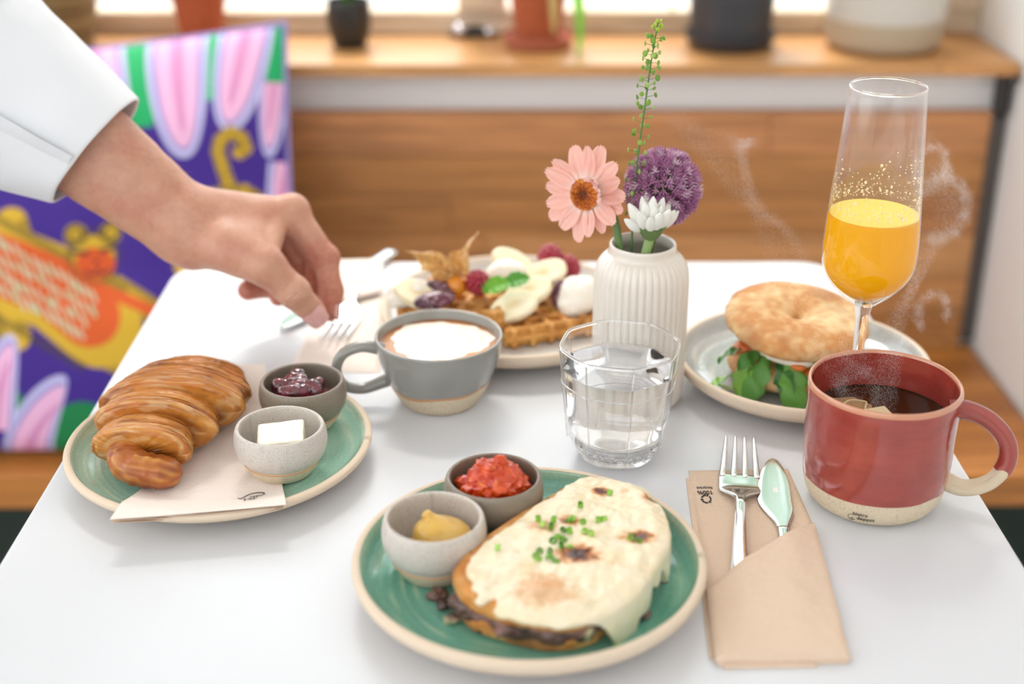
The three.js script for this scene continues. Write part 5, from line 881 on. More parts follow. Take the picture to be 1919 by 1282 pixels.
// ---------------------------------------------------------------- the person reaching in from the left
{
  const who = thing('person', 'arm and hand reaching over the table from a rolled white sleeve, thumb and forefinger pinched', 'person');
  const J = { e: [-0.3950, 0.9900, -0.9820], f: [-0.3006, 0.9143, -0.9692], w: [-0.2395, 0.8576, -0.9651],
    im: [-0.1640, 0.8590, -0.9920], ip: [-0.1400, 0.8250, -0.9830], id: [-0.1345, 0.8035, -0.9680], it: [-0.1350, 0.7915, -0.9560],
    mm: [-0.1700, 0.8520, -1.0120], mp: [-0.1480, 0.8180, -1.0060], md: [-0.1500, 0.7990, -0.9900], mt: [-0.1560, 0.7935, -0.9790],
    rm: [-0.1785, 0.8420, -1.0290], rp: [-0.1600, 0.8060, -1.0200], rd: [-0.1700, 0.7900, -1.0030], rt: [-0.1800, 0.7890, -0.9930],
    pm: [-0.1900, 0.8310, -1.0400], pp: [-0.1780, 0.7980, -1.0330], pd: [-0.1900, 0.7880, -1.0180], pt: [-0.2060, 0.7900, -1.0040],
    tc: [-0.2050, 0.8490, -0.9450], tm: [-0.1770, 0.8390, -0.9330], ti: [-0.1575, 0.8180, -0.9320], tt: [-0.1440, 0.7990, -0.9370] };
  const sub = (a, b) => [a[0] - b[0], a[1] - b[1], a[2] - b[2]], add = (a, b, k) => [a[0] + b[0] * k, a[1] + b[1] * k, a[2] + b[2] * k];
  const perp = (() => { const d = V(...sub(J.w, J.e)).normalize(), p = V(0.0, 0.415, 0.91).cross(d).normalize(); return [p.x, p.y, p.z]; })();
  const mid = (a, b, t) => a.map((v, i) => lerp(v, b[i], t));
  const caps = [
    // forearm: radius and ulna side by side, then the wrist
    [add(J.e, perp, 0.017), add(J.w, perp, 0.0085), 0.0335, 0.0195, 0.02], [add(J.e, perp, -0.017), add(J.w, perp, -0.0085), 0.0335, 0.0195, 0.02],
    // back of the hand
    [J.w, J.im, 0.0215, 0.0125, 0.016], [J.w, J.mm, 0.021, 0.0120, 0.014], [J.w, J.rm, 0.020, 0.0118, 0.014], [add(J.w, [-0.002, -0.008, -0.014], 1), J.pm, 0.017, 0.0112, 0.014],
    [mid(J.w, J.im, 0.35), mid(J.w, J.rm, 0.6), 0.019, 0.016, 0.014],
    // thumb with its ball and the web to the forefinger
    [add(J.w, [0.008, -0.012, 0.010], 1), J.tc, 0.017, 0.0165, 0.014], [J.tc, J.tm, 0.0168, 0.0142, 0.010], [mid(J.tc, J.tm, 0.45), mid(J.w, J.im, 0.72), 0.0125, 0.0115, 0.014], [J.tm, J.ti, 0.0136, 0.0116, 0.006], [J.ti, J.tt, 0.0117, 0.0094, 0.004],
    [J.tm, mid(J.w, J.im, 0.86), 0.0085, 0.0085, 0.010],
    // fingers
    [J.im, J.ip, 0.0118, 0.0102, 0.007], [J.ip, J.id, 0.0101, 0.0087, 0.004], [J.id, J.it, 0.0087, 0.0074, 0.003],
    [J.mm, J.mp, 0.0115, 0.0098, 0.005], [J.mp, J.md, 0.0097, 0.0085, 0.003], [J.md, J.mt, 0.0085, 0.0075, 0.003],
    [J.rm, J.rp, 0.0110, 0.0094, 0.004], [J.rp, J.rd, 0.0093, 0.0083, 0.003], [J.rd, J.rt, 0.0083, 0.0074, 0.003],
    [J.pm, J.pp, 0.0100, 0.0084, 0.004], [J.pp, J.pd, 0.0088, 0.0085, 0.003], [J.pd, J.pt, 0.0085, 0.0080, 0.003],
    // heel of the palm
    [add(J.w, [0.006, -0.020, -0.012], 1), add(J.pm, [-0.004, -0.020, 0.018], 1), 0.0150, 0.0125, 0.012],
  ];
  // three groups that join softly within, tightly between fingers
  const groups = [caps.slice(0, 7).concat(caps.slice(24)), caps.slice(7, 12), caps.slice(12, 15), caps.slice(15, 18), caps.slice(18, 21), caps.slice(21, 24)];
  const knuckles = [[J.im, 0.0105, [0, 0.0045, 0]], [J.ip, 0.0086, [0.0024, 0.0012, 0]], [J.ti, 0.0102, [0.0012, 0.0012, 0.0014]], [J.mm, 0.0098, [0, 0.0035, 0]]];
  const skin = (x, y, z) => {
    let d = 9;
    groups.forEach((g, gi) => { let q = 9; for (const [a, b, ra, rb, k] of g) q = smin(q, capsule(x, y, z, a, b, ra, rb), k); if (gi === 2) q = smin(q, ball(x, y, z, add(J.ip, [0.0024, 0.0012, 0], 1), 0.0088), 0.004); if (gi === 1) q = smin(q, ball(x, y, z, add(J.ti, [0.0012, 0.0012, 0.0014], 1), 0.0104), 0.004); d = gi === 0 ? q : smin(d, q, gi === 1 ? 0.010 : 0.0055); });
    d = smin(d, ball(x, y, z, add(J.im, [0, 0.0035, 0], 1), 0.0102), 0.008); d = smin(d, ball(x, y, z, add(J.w, perp, 0.012), 0.0165), 0.012);
    // creases across the joints and soft unevenness
    const cr = (c, dir, n) => { const t = ((x - c[0]) * dir[0] + (y - c[1]) * dir[1] + (z - c[2]) * dir[2]); return Math.abs(t) < 0.006 && ball(x, y, z, c, 0.016) < 0 ? 0.00035 * Math.cos(t * 2200) * (1 - Math.abs(t) / 0.006) : 0; };
    return d + cr(J.ip, [0.45, -0.88, 0.15], 1) + cr(J.id, [0.1, -0.9, 0.4], 1) + cr(J.ti, [0.6, -0.8, 0], 1) + 0.0007 * fbm(x * 55, y * 55, z * 55, 2);
  };
  const base = lin('#c7977c'), pink = lin('#b87560'), pale = lin('#d6aa91'), red = lin('#aa4e38');
  const tips = [J.it, J.id, J.mt, J.md, J.rt, J.pt, J.ip, J.mp, J.rp];
  const skinTone = (x, y, z) => {
    const m = fbm(x * 60, y * 60, z * 60, 3), f = fbm(x * 320, y * 320, z * 320, 2); let c = mixc(base, pale, clamp(0.35 + m * 1.2)); c = mixc(c, pink, clamp(fbm(x * 40 + 7, y * 40, z * 40, 3) * 1.1 + 0.1 + f * 0.25));
    // fingers are ruddier, mostly backlit glow painted into the skin colour
    let n = 1; for (const t of tips) n = Math.min(n, ball(x, y, z, t, 0) / 0.027); const k = clamp(1.3 - n) * (0.8 + 0.6 * f + 0.5 * m); c = mixc(c, red, clamp(k * 0.85));
    const v = Math.abs(n3(x * 34 + 2, y * 34, z * 34)); c = mixc(c, lin('#a9897c'), 0.22 * (1 - sstep(0.0, 0.06, v)) * (x < -0.2 ? 1 : 0.4));
    const mole = ball(x, y, z, [-0.1895, 0.8545, -0.954], 0.0024); return mixc(c, lin('#a04a38'), 0.8 * (1 - sstep(-0.0006, 0.0012, mole)));
  };
  part('body', snet(skin, [-0.35, 0.77, -1.06], [-0.115, 0.985, -0.905], 0.0016, { color: skinTone, uv: (x, y, z) => [x * 14 + z * 6, y * 14 + z * 6] }), phy({ vertexColors: true, roughness: 0.5, sheen: 0.25, sheenColor: new THREE.Color(1, 0.75, 0.65), sheenRoughness: 0.5, bumpMap: foodBump, bumpScale: 0.0004 }), who);
  // fine hairs on the forearm
  {
    seed(87); const n = 420, hair = new THREE.ConeGeometry(0.00006, 0.009, 4).translate(0, 0.0045, 0).toNonIndexed(), im = new THREE.InstancedMesh(hair, std({ color: hex('#8a6248'), roughness: 0.7 }), n), M = new THREE.Matrix4(), ax0 = V(...sub(J.w, J.e)).normalize(), p1 = V(...perp), q1 = ax0.clone().cross(p1);
    for (let i = 0; i < n; i++) {
      const t = rr(0.45, 1.05), a = rr(-2.2, 1.6), c = V(...mid(J.e, J.w, t)), d = p1.clone().multiplyScalar(Math.cos(a)).addScaledVector(q1, Math.sin(a) * (rnd() < 0.5 ? 1 : -1)); let r = 0.02;
      for (let k = 0; k < 14; k++) { const p = c.clone().addScaledVector(d, r); r -= skin(p.x, p.y, p.z) * 0.9; }
      const dir = d.clone().multiplyScalar(0.55).addScaledVector(ax0, 1).add(V(rr(-0.2, 0.2), rr(-0.2, 0.2), rr(-0.2, 0.2))).normalize(), s = rr(0.5, 1.15);
      M.makeRotationFromQuaternion(new THREE.Quaternion().setFromUnitVectors(V(0, 1, 0), dir)); M.scale(V(s, s, s)); M.setPosition(c.addScaledVector(d, r - 0.0002)); im.setMatrixAt(i, M);
    }
    im.name = 'arm_hair'; im.userData.kind = 'stuff'; who.add(im);
  }
  // nails
  const nailM = phy({ color: hex('#dba6a0'), roughness: 0.25, clearcoat: 0.5, clearcoatRoughness: 0.2 });
  const nail = (tip, prev, out, r, L, W) => {
    const d = V(...sub(tip, prev)).normalize(), o = V(...out); o.addScaledVector(d, -o.dot(d)).normalize(); const s = d.clone().cross(o);
    const g = grid(14, 12, (u, v) => { const a = (u * 2 - 1) * W, w = Math.sqrt(clamp(1 - Math.pow((v - 0.5) * 1.75, 6))), t = (v - 0.45) * L, R = r * (1 + 0.035) - 0.0009 * Math.pow(Math.max(0, v - 0.2), 2) * 2; return [tip[0] + d.x * t + (o.x * Math.cos(a * w) + s.x * Math.sin(a * w)) * R, tip[1] + d.y * t + (o.y * Math.cos(a * w) + s.y * Math.sin(a * w)) * R, tip[2] + d.z * t + (o.z * Math.cos(a * w) + s.z * Math.sin(a * w)) * R]; });
    nailM.side = THREE.DoubleSide; part('nail', g, nailM, who);
  };
  nail(J.tt, J.ti, [0.10, 0.25, 0.95], 0.0102, 0.0145, 0.95); nail(J.it, J.id, [0.95, -0.05, 0.1], 0.0077, 0.0115, 0.9);
  // rolled cuff and sleeve: a tube flattened across, with thickness, an overlap and soft folds
  const A = V(-0.3030, 0.9165, -0.9690), B = V(-0.480, 1.020, -0.985), ax = B.clone().sub(A).normalize(), P = V(...perp), Q = ax.clone().cross(P).normalize();
  const tubeAt = (t, a, k, fold = 0) => { const L = A.distanceTo(B), c = A.clone().addScaledVector(ax, t * L), tr = Math.min(t, 1.12), rx = lerp(0.0475, 0.104, tr) + k, ry = lerp(0.0400, 0.078, tr) + k; const w = 0.0018 * n3(Math.cos(a) * 1.6, Math.sin(a) * 1.6, t * 5) + 0.0026 * sstep(0.1, 0.5, t) * n3(Math.cos(a) * 2.5 + 4, t * 6, Math.sin(a) * 2.5) + fold; return c.addScaledVector(P, Math.cos(a) * (rx + w)).addScaledVector(Q, Math.sin(a) * (ry + w)); };
  const weave = dataTex(256, 256, (u, v) => 0.5 + 0.25 * Math.sin(u * Math.PI * 128) * 0.5 + 0.25 * Math.sin((v + u) * Math.PI * 128) * 0.5);
  const cloth = phy({ color: hex('#e6e8ec'), roughness: 0.85, sheen: 0.4, sheenColor: new THREE.Color(1, 1, 1), sheenRoughness: 0.6, bumpMap: weave, bumpScale: 0.00025 });
  const shell = (t0, t1, k, th, lip = 0.002) => grid(160, 60, (u, v) => { const a = u * 2 * Math.PI; let t, kk; if (v < 0.45) { t = lerp(t1, t0, v / 0.45); kk = k - th; } else if (v < 0.55) { const q = (v - 0.45) / 0.1 * Math.PI; t = t0 - Math.sin(q) * 0.012; kk = k - th * (1 + Math.cos(q)) / 2; } else { t = lerp(t0, t1, (v - 0.55) / 0.45); kk = k; } const p = tubeAt(t, a, kk); return [p.x, p.y, p.z, u * 4, v * 3]; }, true);
  part('sleeve', shell(0.06, 1.9, -0.001, 0.0022), cloth, who, 'white cotton sleeve');
  part('cuff', shell(0.0, 0.50, 0.0030, 0.0030), cloth, who, 'wide turned-back cuff');
  // the cuff's open edge runs along the arm on the side of the viewer
  const toViewer = V(0, 0.415, 0.91), a0 = Math.atan2(toViewer.dot(Q), toViewer.dot(P)) - 0.25; const seam = grid(8, 50, (u, v) => { const a = a0 + (u - 0.5) * 0.16 + 0.1 * v, t = v * 0.5, k = 0.0034 + 0.0052 * u, p = tubeAt(t, a, k); return [p.x, p.y, p.z, u * 0.3, v * 3]; });
  part('cuff_edge', seam, cloth, who, 'overlapping edge of the cuff');
}

// ---------------------------------------------------------------- printed cushion leaning on the bench back
{
  const TR = V(-0.256, 0.884, -1.588), BR = V(-0.212, 0.464, -1.318), TL = V(-0.790, 0.826, -1.600), BL = V(-0.760, 0.460, -1.325);
  // print: bunny ears hanging from green at the top, a yellow and orange cat below, ears again at the foot
  const map = canvasTex(1024, 900, (x, W, H) => {
    x.fillStyle = '#3c1f84'; x.fillRect(0, 0, W, H); seed(91);
    const blob = (pts, col) => { x.fillStyle = col; x.beginPath(); pts.forEach((p, i) => (i ? x.quadraticCurveTo(p[0], p[1], p[2], p[3]) : x.moveTo(p[0], p[1]))); x.closePath(); x.fill(); };
    const ear = (cx, y0, y1, w, lean) => { for (const [k, c] of [[1, '#c3bfe6'], [0.80, '#8f86c4'], [0.68, '#eab3d6'], [0.22, '#d690bd']]) { const ww = w * k, e = y1 - (1 - k) * 70 * Math.sign(y1 - y0); x.fillStyle = c; x.beginPath(); x.moveTo(cx - ww / 2, y0); x.bezierCurveTo(cx - ww / 2 + lean * 0.4, lerp(y0, e, 0.6), cx + lean - ww * 0.32, e, cx + lean, e); x.bezierCurveTo(cx + lean + ww * 0.32, e, cx + ww / 2 + lean * 0.4, lerp(y0, e, 0.6), cx + ww / 2, y0); x.fill(); } };
    x.fillStyle = '#16a862'; x.fillRect(0, 0, W, 24); for (const [a, w, b] of [[60, 70, 190], [300, 80, 200], [672, 70, 215], [835, 66, 165], [985, 40, 200]]) x.fillRect(a, 0, w, b);
    ear(190, 0, 250, 170, 20); ear(440, 0, 260, 150, 20); ear(590, 0, 215, 150, 70); ear(785, 0, 290, 140, 22); ear(940, 0, 238, 125, -34); ear(1000, 130, 292, 60, -14); ear(1030, 300, 440, 90, -30);
    const fur = (pts, wd) => { x.lineCap = x.lineJoin = 'round'; const path = () => { x.beginPath(); pts.forEach((p, i) => (i ? x.lineTo(p[0], p[1]) : x.moveTo(p[0], p[1]))); x.stroke(); }; x.strokeStyle = '#c9a32a'; x.lineWidth = wd + 8; path(); x.strokeStyle = '#cfa62c'; x.lineWidth = wd; path(); };
    const hairs = (px, py, nx, ny, l) => { x.strokeStyle = '#4d4018'; x.lineWidth = 3; x.beginPath(); x.moveTo(px, py); x.lineTo(px + nx * l, py + ny * l); x.stroke(); };
    const hairy = (pts, wd) => { fur(pts, wd); for (let i = 1; i < pts.length; i++) { const [ax, ay] = pts[i - 1], [bx, by] = pts[i], l = Math.hypot(bx - ax, by - ay); for (let q = 0; q < l; q += 7) { const t = q / l, px = lerp(ax, bx, t), py = lerp(ay, by, t), nx = -(by - ay) / l, ny = (bx - ax) / l; hairs(px + nx * wd * 0.25, py + ny * wd * 0.25, nx, ny, wd * 0.3); hairs(px - nx * wd * 0.25, py - ny * wd * 0.25, -nx, -ny, wd * 0.3); } } };
    // tail with a curled tip, and the back of a second cat
    hairy([[925, 282], [938, 272], [930, 250], [907, 240], [886, 256], [880, 280], [893, 330], [903, 360]], 22); hairy([[800, 520], [860, 385], [930, 375], [980, 410]], 46);
    // the cat: legs, body, orange flank, green stripes, head with ears
    hairy([[426, 415], [440, 470]], 70); hairy([[600, 545], [650, 562], [720, 610], [760, 640]], 44); hairy([[560, 640], [640, 715], [720, 760]], 50); hairy([[400, 590], [430, 660]], 60);
    fur([[330, 470], [420, 515], [520, 560], [610, 640]], 178); for (let i = 0; i < 60; i++) { const t = i / 59, px = lerp(330, 620, t), py = lerp(470, 650, t); hairs(px + 46, py - 72, 0.5, -0.85, 16); hairs(px - 44, py + 74, -0.5, 0.85, 16); }
    x.strokeStyle = '#d65a22'; x.lineWidth = 132; x.beginPath(); x.moveTo(320, 470); x.lineTo(420, 512); x.lineTo(520, 560); x.lineTo(590, 622); x.stroke(); x.lineWidth = 26; x.beginPath(); x.moveTo(610, 560); x.lineTo(720, 612); x.stroke();
    x.lineCap = 'round'; for (let r = 0; r < 4; r++) for (let i = 0; i < 15; i++) { const t = (i + (r % 2) * 0.5) / 15, px = lerp(325, 600, t) - (r - 1.5) * 13 + rr(-3, 3), py = lerp(462, 628, t) + (r - 1.5) * 27 + rr(-4, 4); x.lineWidth = rr(7, 10); x.strokeStyle = (i + r) % 3 ? '#c3bfa0' : '#a9c6a0'; x.beginPath(); x.moveTo(px - 4, py - 11); x.lineTo(px + 5, py + rr(6, 14)); x.stroke(); }
    x.fillStyle = '#cfa62c'; for (const [a, b, r] of [[603, 492, 47], [567, 446, 26], [640, 444, 24]]) { x.beginPath(); x.arc(a, b, r, 0, 7); x.fill(); }
    for (let i = 0; i < 40; i++) { const a = i / 40 * 6.283; hairs(603 + 44 * Math.cos(a), 492 + 44 * Math.sin(a), Math.cos(a), Math.sin(a), 16); } for (const [a, b] of [[567, 446], [640, 444]]) for (let i = 0; i < 22; i++) { const q = i / 22 * 6.283; hairs(a + 14 * Math.cos(q), b + 14 * Math.sin(q), Math.cos(q), Math.sin(q), 11); }
    x.fillStyle = '#d4551f'; x.beginPath(); x.ellipse(606, 508, 42, 34, 0.1, 0, 7); x.fill(); x.strokeStyle = '#33202c'; x.lineWidth = 8; x.beginPath(); x.moveTo(556, 482); x.lineTo(590, 486); x.moveTo(618, 482); x.lineTo(644, 474); x.stroke(); x.lineWidth = 5; x.beginPath(); x.arc(597, 520, 12, 0.2, 2.9); x.stroke(); x.beginPath(); x.arc(622, 518, 12, 0.2, 2.9); x.stroke(); x.fillStyle = '#33202c'; x.fillRect(603, 500, 11, 7);
    // ears again at the foot
    for (const [a, b, r] of [[395, 800, 46], [560, 850, 60], [480, 905, 70], [700, 880, 60], [860, 870, 60]]) { x.fillStyle = '#0f7c42'; x.beginPath(); x.ellipse(a, b, r, r * 0.8, 0, 0, 7); x.fill(); }
    ear(430, 905, 745, 105, 92); ear(372, 860, 655, 90, 46); ear(640, 905, 745, 110, 60); ear(820, 905, 745, 110, 50); ear(200, 905, 700, 110, 60);
  });
  const weave2 = dataTex(128, 128, (u, v) => 0.5 + 0.3 * Math.sin(u * Math.PI * 64) * Math.sin(v * Math.PI * 64));
  const face = (s) => (u, v) => {
    const a = u * 2 - 1, b = v * 2 - 1, e = (1 - Math.pow(Math.abs(a), 3.2)) * (1 - Math.pow(Math.abs(b), 3.2)), pin = 0.03;
    const uu = 0.5 + 0.5 * a * (1 - pin * (1 - b * b)), vv = 0.5 + 0.5 * b * (1 - pin * (1 - a * a));
    const p = TL.clone().lerp(TR, uu).lerp(BL.clone().lerp(BR, uu), vv), n = V(0.02, 0.52, 0.85);
    const wr = 0.006 * n3(u * 4, v * 5, s) + 0.004 * n3(u * 11, v * 3, s + 2) * (1 - Math.abs(b) * 0.3) + 0.006 * Math.sin(u * 22 + v * 6) * sstep(0.75, 1, u) * (1 - Math.abs(b));
    p.addScaledVector(n, s * (0.045 * Math.pow(Math.max(e, 0), 0.6) + wr * e)); return [p.x, p.y, p.z, u, 1 - v];
  };
  const c = thing('cushion', 'purple cushion printed with an orange cat and pink bunny ears leaning against the window bench', 'cushion');
  const cm = phy({ map, roughness: 0.85, sheen: 0.3, sheenColor: new THREE.Color(1, 1, 1), sheenRoughness: 0.7 });
  part('cover', mergeGeometries([grid(90, 90, face(1)), grid(90, 90, (u, v) => face(-0.6)(1 - u, v))]), cm, c);
  const edge = (f) => { const pts = []; for (let i = 0; i <= 20; i++) { const p = f(i / 20); pts.push([p[0], p[1], p[2]]); } return pts; };
  part('piping', tube(edge((t) => face(1)(1, t)), 0.003, 60, 8), std({ color: hex('#9a8fcb'), roughness: 0.9 }), c, 'lilac piping along the edge');
  part('piping', tube(edge((t) => face(1)(t, 0)), 0.003, 60, 8), std({ color: hex('#9a8fcb'), roughness: 0.9 }), c, 'lilac piping along the edge');
}

// ---------------------------------------------------------------- plants on the windowsill
const SY = 0.8337;
{
  const terra = std({ color: hex('#a5532f'), roughness: 0.85, bumpMap: clayBump, bumpScale: 0.0006 }), soil = std({ color: hex('#3a2a1e'), roughness: 1, bumpMap: clayBump, bumpScale: 0.003 });
  const potGeo = (rb, rt, h, lip) => lathe([[0.0005, 0.002], [rb - 0.003, 0.002], [rb, 0], [rb + 0.001, 0.004], [lerp(rb, rt, 0.8), h * 0.8], [lerp(rb, rt, 0.8) + lip, h * 0.81], [rt + lip, h], [rt + lip - 0.004, h + 0.001], [rt - 0.004, h * 0.97], [rt - 0.006, h * 0.85], [0.0005, h * 0.85]], 64, 2);
  const blade = (L, W, lean, s) => grid(6, 24, (u, v) => { const a = u * 2 - 1, w = W * Math.pow(1 - v, 0.5) * (0.5 + 0.5 * sstep(0, 0.25, v)); return [lean * v * v * L, L * v * (1 - 0.35 * Math.abs(lean) * v) , a * w + 0.15 * w * Math.sin(v * 5 + s)]; });
  const gM = ['#7cc22e', '#4f8f2e', '#6aa636'].map((c) => phy({ color: hex(c), roughness: 0.5, transmission: 0.35, thickness: 0 }));
  const plant = (t, y, n, L, W, k) => { for (let i = 0; i < n; i++) { const m = part('leaf', blade(L * rr(0.7, 1.1), W, rr(0.2, 0.9), i), gM[(i + k) % 3], t); m.position.set(0, y, 0); m.rotation.y = i / n * 6.283 + rr(-0.3, 0.3); } };
  seed(101);
  // woven basket, far left
  const bk = thing('woven_basket', 'brown woven basket at the left end of the windowsill', 'basket', [-0.575, SY, -1.700]);
  const rope = std({ color: hex('#8c7047'), roughness: 0.9, bumpMap: grainBump, bumpScale: 0.002 }), rope2 = std({ color: hex('#a3875a'), roughness: 0.9, bumpMap: grainBump, bumpScale: 0.002 });
  for (let i = 0; i < 15; i++) { const r = 0.055 + 0.012 * Math.sin(i / 15 * 2.6); const m = part('coil', new THREE.TorusGeometry(r, 0.0058, 10, 64).rotateX(Math.PI / 2), i % 3 ? rope : rope2, bk); m.position.y = 0.006 + i * 0.0095; m.rotation.y = i; }
  part('basket_floor', new THREE.CylinderGeometry(0.058, 0.058, 0.005, 48).translate(0, 0.0045, 0), rope, bk); part('soil', new THREE.CylinderGeometry(0.058, 0.058, 0.01, 48).translate(0, 0.12, 0), soil, bk); plant(bk, 0.12, 9, 0.2, 0.012, 1);
  const p1 = thing('flower_pot', 'terracotta flower pot on the windowsill just behind the cushion top', 'flower pot', [-0.383, SY, -1.722]);
  part('pot', potGeo(0.024, 0.037, 0.078, 0.003), terra, p1); plant(p1, 0.064, 7, 0.14, 0.008, 1);
  const p2 = thing('flower_pot', 'small black flower pot on the windowsill right of the cushion', 'flower pot', [-0.1945, SY, -1.700]);
  part('pot', lathe([[0.0005, 0.002], [0.018, 0.002], [0.0195, 0], [0.0215, 0.004], [0.0265, 0.022], [0.0275, 0.045], [0.0265, 0.058], [0.0245, 0.0585], [0.0245, 0.048], [0.0005, 0.046]], 64, 2), phy({ color: hex('#23211f'), roughness: 0.4, bumpMap: clayBump, bumpScale: 0.0005 }), p2); plant(p2, 0.046, 12, 0.035, 0.008, 0);
  const p3 = thing('flower_pot', 'terracotta flower pot with a saucer and a long hanging leaf behind the bouquet', 'flower pot', [0.040, SY, -1.706]);
  part('saucer', lathe([[0.0005, 0.003], [0.036, 0.003], [0.038, 0], [0.041, 0.003], [0.0445, 0.014], [0.043, 0.0152], [0.0395, 0.006], [0.0005, 0.006]], 64, 2), std({ color: hex('#b0644a'), roughness: 0.8, bumpMap: clayBump, bumpScale: 0.0006 }), p3, 'wide terracotta saucer');
  const pp = part('pot', potGeo(0.027, 0.039, 0.084, 0.004), terra, p3); pp.position.y = 0.0062; plant(p3, 0.075, 8, 0.16, 0.009, 0);
  part('hanging_leaf', grid(6, 30, (u, v) => { const a = u * 2 - 1, t = v, w = 0.010 * Math.pow(Math.sin(Math.PI * clamp(0.08 + t * 0.9)), 0.6); return [0.004 + 0.046 * Math.sin(t * 1.75) + a * w * 0.8, 0.075 + 0.035 * Math.sin(t * 3.1) - 0.085 * t * t, 0.018 + 0.034 * t + a * w * 0.4]; }), gM[0], p3, 'long bright green leaf hanging over the edge');
  part('hanging_leaf', grid(6, 30, (u, v) => { const a = u * 2 - 1, t = v, w = 0.007 * Math.pow(Math.sin(Math.PI * clamp(0.08 + t * 0.9)), 0.6); return [0.002 + 0.016 * Math.sin(t * 1.6) + a * w, 0.078 + 0.02 * Math.sin(t * 3.1) - 0.055 * t * t, 0.028 + 0.024 * t]; }), phy({ color: hex('#c9b06a'), roughness: 0.6, transmission: 0.3, thickness: 0 }), p3, 'dry yellowed leaf');
  const p4 = thing('flower_pot', 'large dark grey flower pot with a saucer right of the bouquet', 'flower pot', [0.2795, SY, -1.702]);
  const grey = phy({ color: hex('#35363a'), roughness: 0.5, bumpMap: clayBump, bumpScale: 0.0006 });
  part('saucer', lathe([[0.0005, 0.003], [0.046, 0.003], [0.048, 0], [0.052, 0.003], [0.0575, 0.0175], [0.056, 0.019], [0.0525, 0.006], [0.0005, 0.006]], 64, 2), grey, p4); const p4p = part('pot', potGeo(0.049, 0.056, 0.13, 0.003), grey, p4); p4p.position.y = 0.0062; plant(p4, 0.115, 9, 0.2, 0.012, 2);
  part('hanging_leaf', grid(6, 24, (u, v) => { const a = u * 2 - 1, w = 0.008 * Math.sin(Math.PI * clamp(0.1 + v * 0.85)); return [-0.045 - 0.028 * Math.sin(v * 1.6) + a * w, 0.12 + 0.03 * Math.sin(v * 3) - 0.085 * v * v, -0.01]; }), gM[1], p4, 'thin green leaf hanging at the left side');
  const p5 = thing('flower_pot', 'large off-white two-tone flower pot at the right end of the windowsill', 'flower pot', [0.470, SY, -1.700]);
  part('pot', lathe([[0.0005, 0.002], [0.056, 0.002], [0.0605, 0.0], [0.068, 0.004], [0.0715, 0.014], [0.0725, 0.0375]], 72, 2), std({ color: hex('#b3a187'), roughness: 0.75, bumpMap: clayBump, bumpScale: 0.0005 }), p5, 'beige lower part of the pot');
  part('pot', lathe([[0.0722, 0.0372], [0.0732, 0.0385], [0.0735, 0.08], [0.073, 0.125], [0.0705, 0.127], [0.069, 0.124], [0.069, 0.11], [0.0005, 0.108]], 72, 2), phy({ color: hex('#cdc7bd'), roughness: 0.45, clearcoat: 0.2 }), p5, 'off-white glazed upper part of the pot'); plant(p5, 0.11, 8, 0.22, 0.014, 1);
  // latch with two round glass-like knobs at the foot of the mullion
  const la = thing('window_latch', 'small black and silver window latch lying on the sill under the mullion', 'latch', [-0.043, SY, -1.7535]);
  const chrome = phy({ color: hex('#e4e6ee'), metalness: 0.9, roughness: 0.2 }), blk = std({ color: hex('#26262b'), roughness: 0.4 });
  part('knob', new THREE.SphereGeometry(0.0082, 24, 18), chrome, la).position.set(-0.016, 0.0105, 0.006); part('knob', new THREE.SphereGeometry(0.0062, 24, 18), chrome, la).position.set(0.022, 0.0085, 0.008); part('bar', box(0.062, 0.007, 0.014, 0.003).translate(0.001, 0.0035, 0), blk, la); part('bar', tube([[-0.012, 0.008, 0.002], [0.004, 0.012, 0.002], [0.02, 0.008, 0.003]], 0.0032, 20, 10), blk, la);
}

// ---------------------------------------------------------------- trees in the street: the polished blade mirrors them
{
  const bark = std({ color: hex('#5b4c3d'), roughness: 0.95 }), leaf = new THREE.PlaneGeometry(0.22, 0.14, 1, 1);
  const lm = phy({ color: hex('#c9dccb'), roughness: 0.6, transmission: 0.45, thickness: 0, side: THREE.DoubleSide }); seed(121);
  const tree = (label, x, z, h, r, n) => { const t = thing('street_tree', label, 'tree', [x, -0.11, z]); part('trunk', tube([[0, 0, 0], [0.1, h * 0.3, 0], [0, h * 0.6, 0.1], [0.05, h, 0]], (q) => 0.14 * (1 - 0.6 * q), 20, 10), bark, t); const im = new THREE.InstancedMesh(leaf, lm, n), M = new THREE.Matrix4(), q = new THREE.Quaternion(), e = new THREE.Euler(); for (let i = 0; i < n; i++) { const a = rnd() * 6.283, u = rnd() * 2 - 1, k = Math.cbrt(rr(0.25, 1)) * (0.85 + 0.3 * n3(Math.cos(a) * 2, u * 3, Math.sin(a) * 2 + x)), s = Math.sqrt(1 - u * u); e.set(rnd() * 6, rnd() * 6, rnd() * 6); M.compose(V(r * k * s * Math.cos(a), h + r * 0.85 * k * u, r * k * s * Math.sin(a)), q.setFromEuler(e), V(1, 1, 1).multiplyScalar(rr(0.7, 1.4))); im.setMatrixAt(i, M); } im.name = 'foliage'; im.userData.kind = 'stuff'; t.add(im); };
  tree('leafy street tree outside the window to the right', 2.1, -9.2, 5.6, 1.6, 1500); tree('leafy street tree outside the window to the left', -2.6, -9.8, 4.6, 1.4, 1200);
}

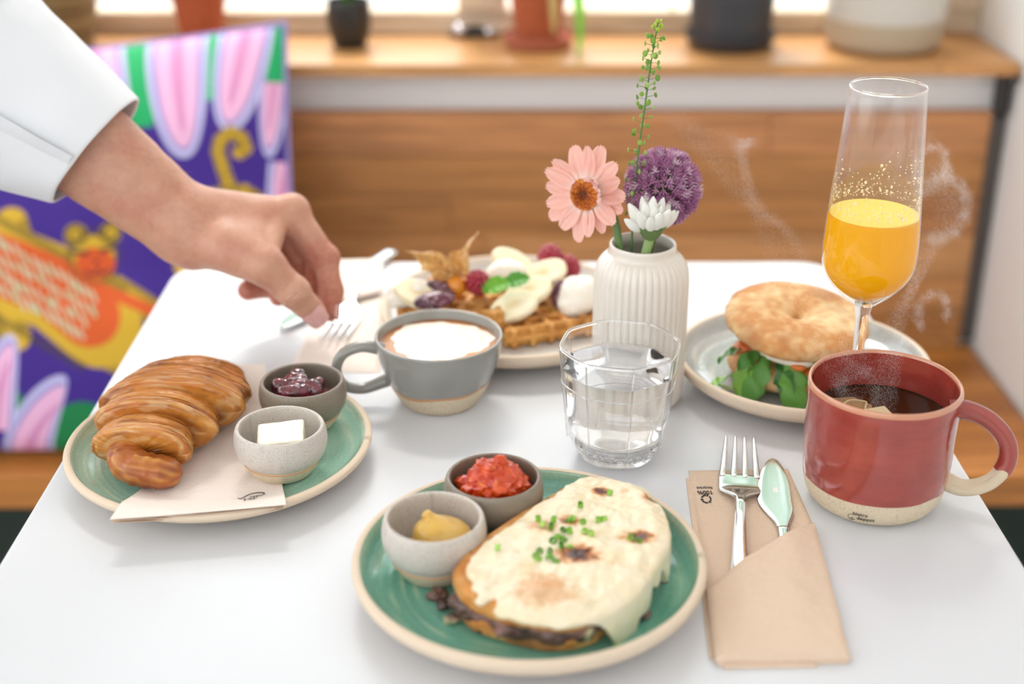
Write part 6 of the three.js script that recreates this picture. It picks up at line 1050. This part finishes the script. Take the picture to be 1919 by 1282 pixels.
// ---------------------------------------------------------------- steam: a cloud of tiny droplets in curling wisps above the mug
{
  seed(131);
  const pts = [], put = (x, y, z, s) => pts.push([x, y, z, s]);
  // each wisp: a curling sheet (centre line, width across, curl) sampled with drifting noise
  const wisp = (line, width, n, wob) => { const c = new THREE.CatmullRomCurve3(line.map((p) => V(...p)), false, 'centripetal'); for (let i = 0; i < n; i++) { const t = Math.pow(rnd(), 0.9), p = c.getPoint(t), a = rnd() * 2 - 1, tw = t * 4 + wob, w = width * (0.25 + 0.75 * t); const edge = Math.sign(a) * Math.pow(Math.abs(a), 0.6); const q = V(Math.cos(tw), 0.35 * Math.sin(tw * 1.7), Math.sin(tw)).multiplyScalar(edge * w); const nn = n3(p.x * 25 + q.x * 30, p.y * 25, wob); put(p.x + q.x + 0.006 * nn + rr(-1, 1) * 0.0035, p.y + q.y + 0.006 * n3(p.y * 30, p.x * 30 + q.x * 40, wob + 4) + rr(-1, 1) * 0.0035, p.z + q.z + rr(-1, 1) * 0.0015, rr(0.6, 1.2)); } };
  const ringWisp = (c, r, th, n, ph) => { for (let i = 0; i < n; i++) { const a = ph + 4.6 * rnd(), k = Math.sqrt(rr(0.45, 1)), rad = r * k; put(c[0] + rad * Math.cos(a) + 0.003 * n3(a * 3, k * 5, ph) + rr(-1, 1) * 0.002, c[1] + rad * Math.sin(a) * 1.25 + 0.003 * n3(a * 3, k * 5, ph + 7) + rr(-1, 1) * 0.002, c[2] + rr(-th, th), rr(0.5, 1.1)); } };
  wisp([[0.2350, 0.815, -0.752], [0.250, 0.842, -0.800], [0.283, 0.862, -0.862], [0.292, 0.888, -0.885], [0.283, 0.918, -0.905], [0.300, 0.935, -0.912]], 0.026, 24000, 0.6);
  wisp([[0.2250, 0.815, -0.745], [0.205, 0.850, -0.800], [0.178, 0.895, -0.880], [0.160, 0.925, -0.915], [0.140, 0.945, -0.925]], 0.038, 22000, 2.2);
  ringWisp([0.303, 0.893, -0.900], 0.021, 0.006, 16000, -1.9); ringWisp([0.296, 0.921, -0.910], 0.013, 0.005, 6000, -0.6); ringWisp([0.297, 0.828, -0.870], 0.013, 0.005, 6000, -0.4);
  wisp([[0.2150, 0.812, -0.765], [0.2120, 0.822, -0.770], [0.2200, 0.832, -0.772], [0.2080, 0.845, -0.775]], 0.012, 3600, 1.1);
  const im = new THREE.InstancedMesh(new THREE.IcosahedronGeometry(0.000066, 0), std({ color: hex('#ffffff'), roughness: 1 }), pts.length), M = new THREE.Matrix4();
  pts.forEach(([x, y, z, s], i) => { M.makeScale(s, s, s).setPosition(x, Math.max(y, T + 0.0625), z); im.setMatrixAt(i, M); });
  im.name = 'steam'; im.userData = { kind: 'stuff', label: 'thin curling wisps of steam rising from the red mug', category: 'steam' }; scene.add(im);
}
renderer.render(scene, camera);
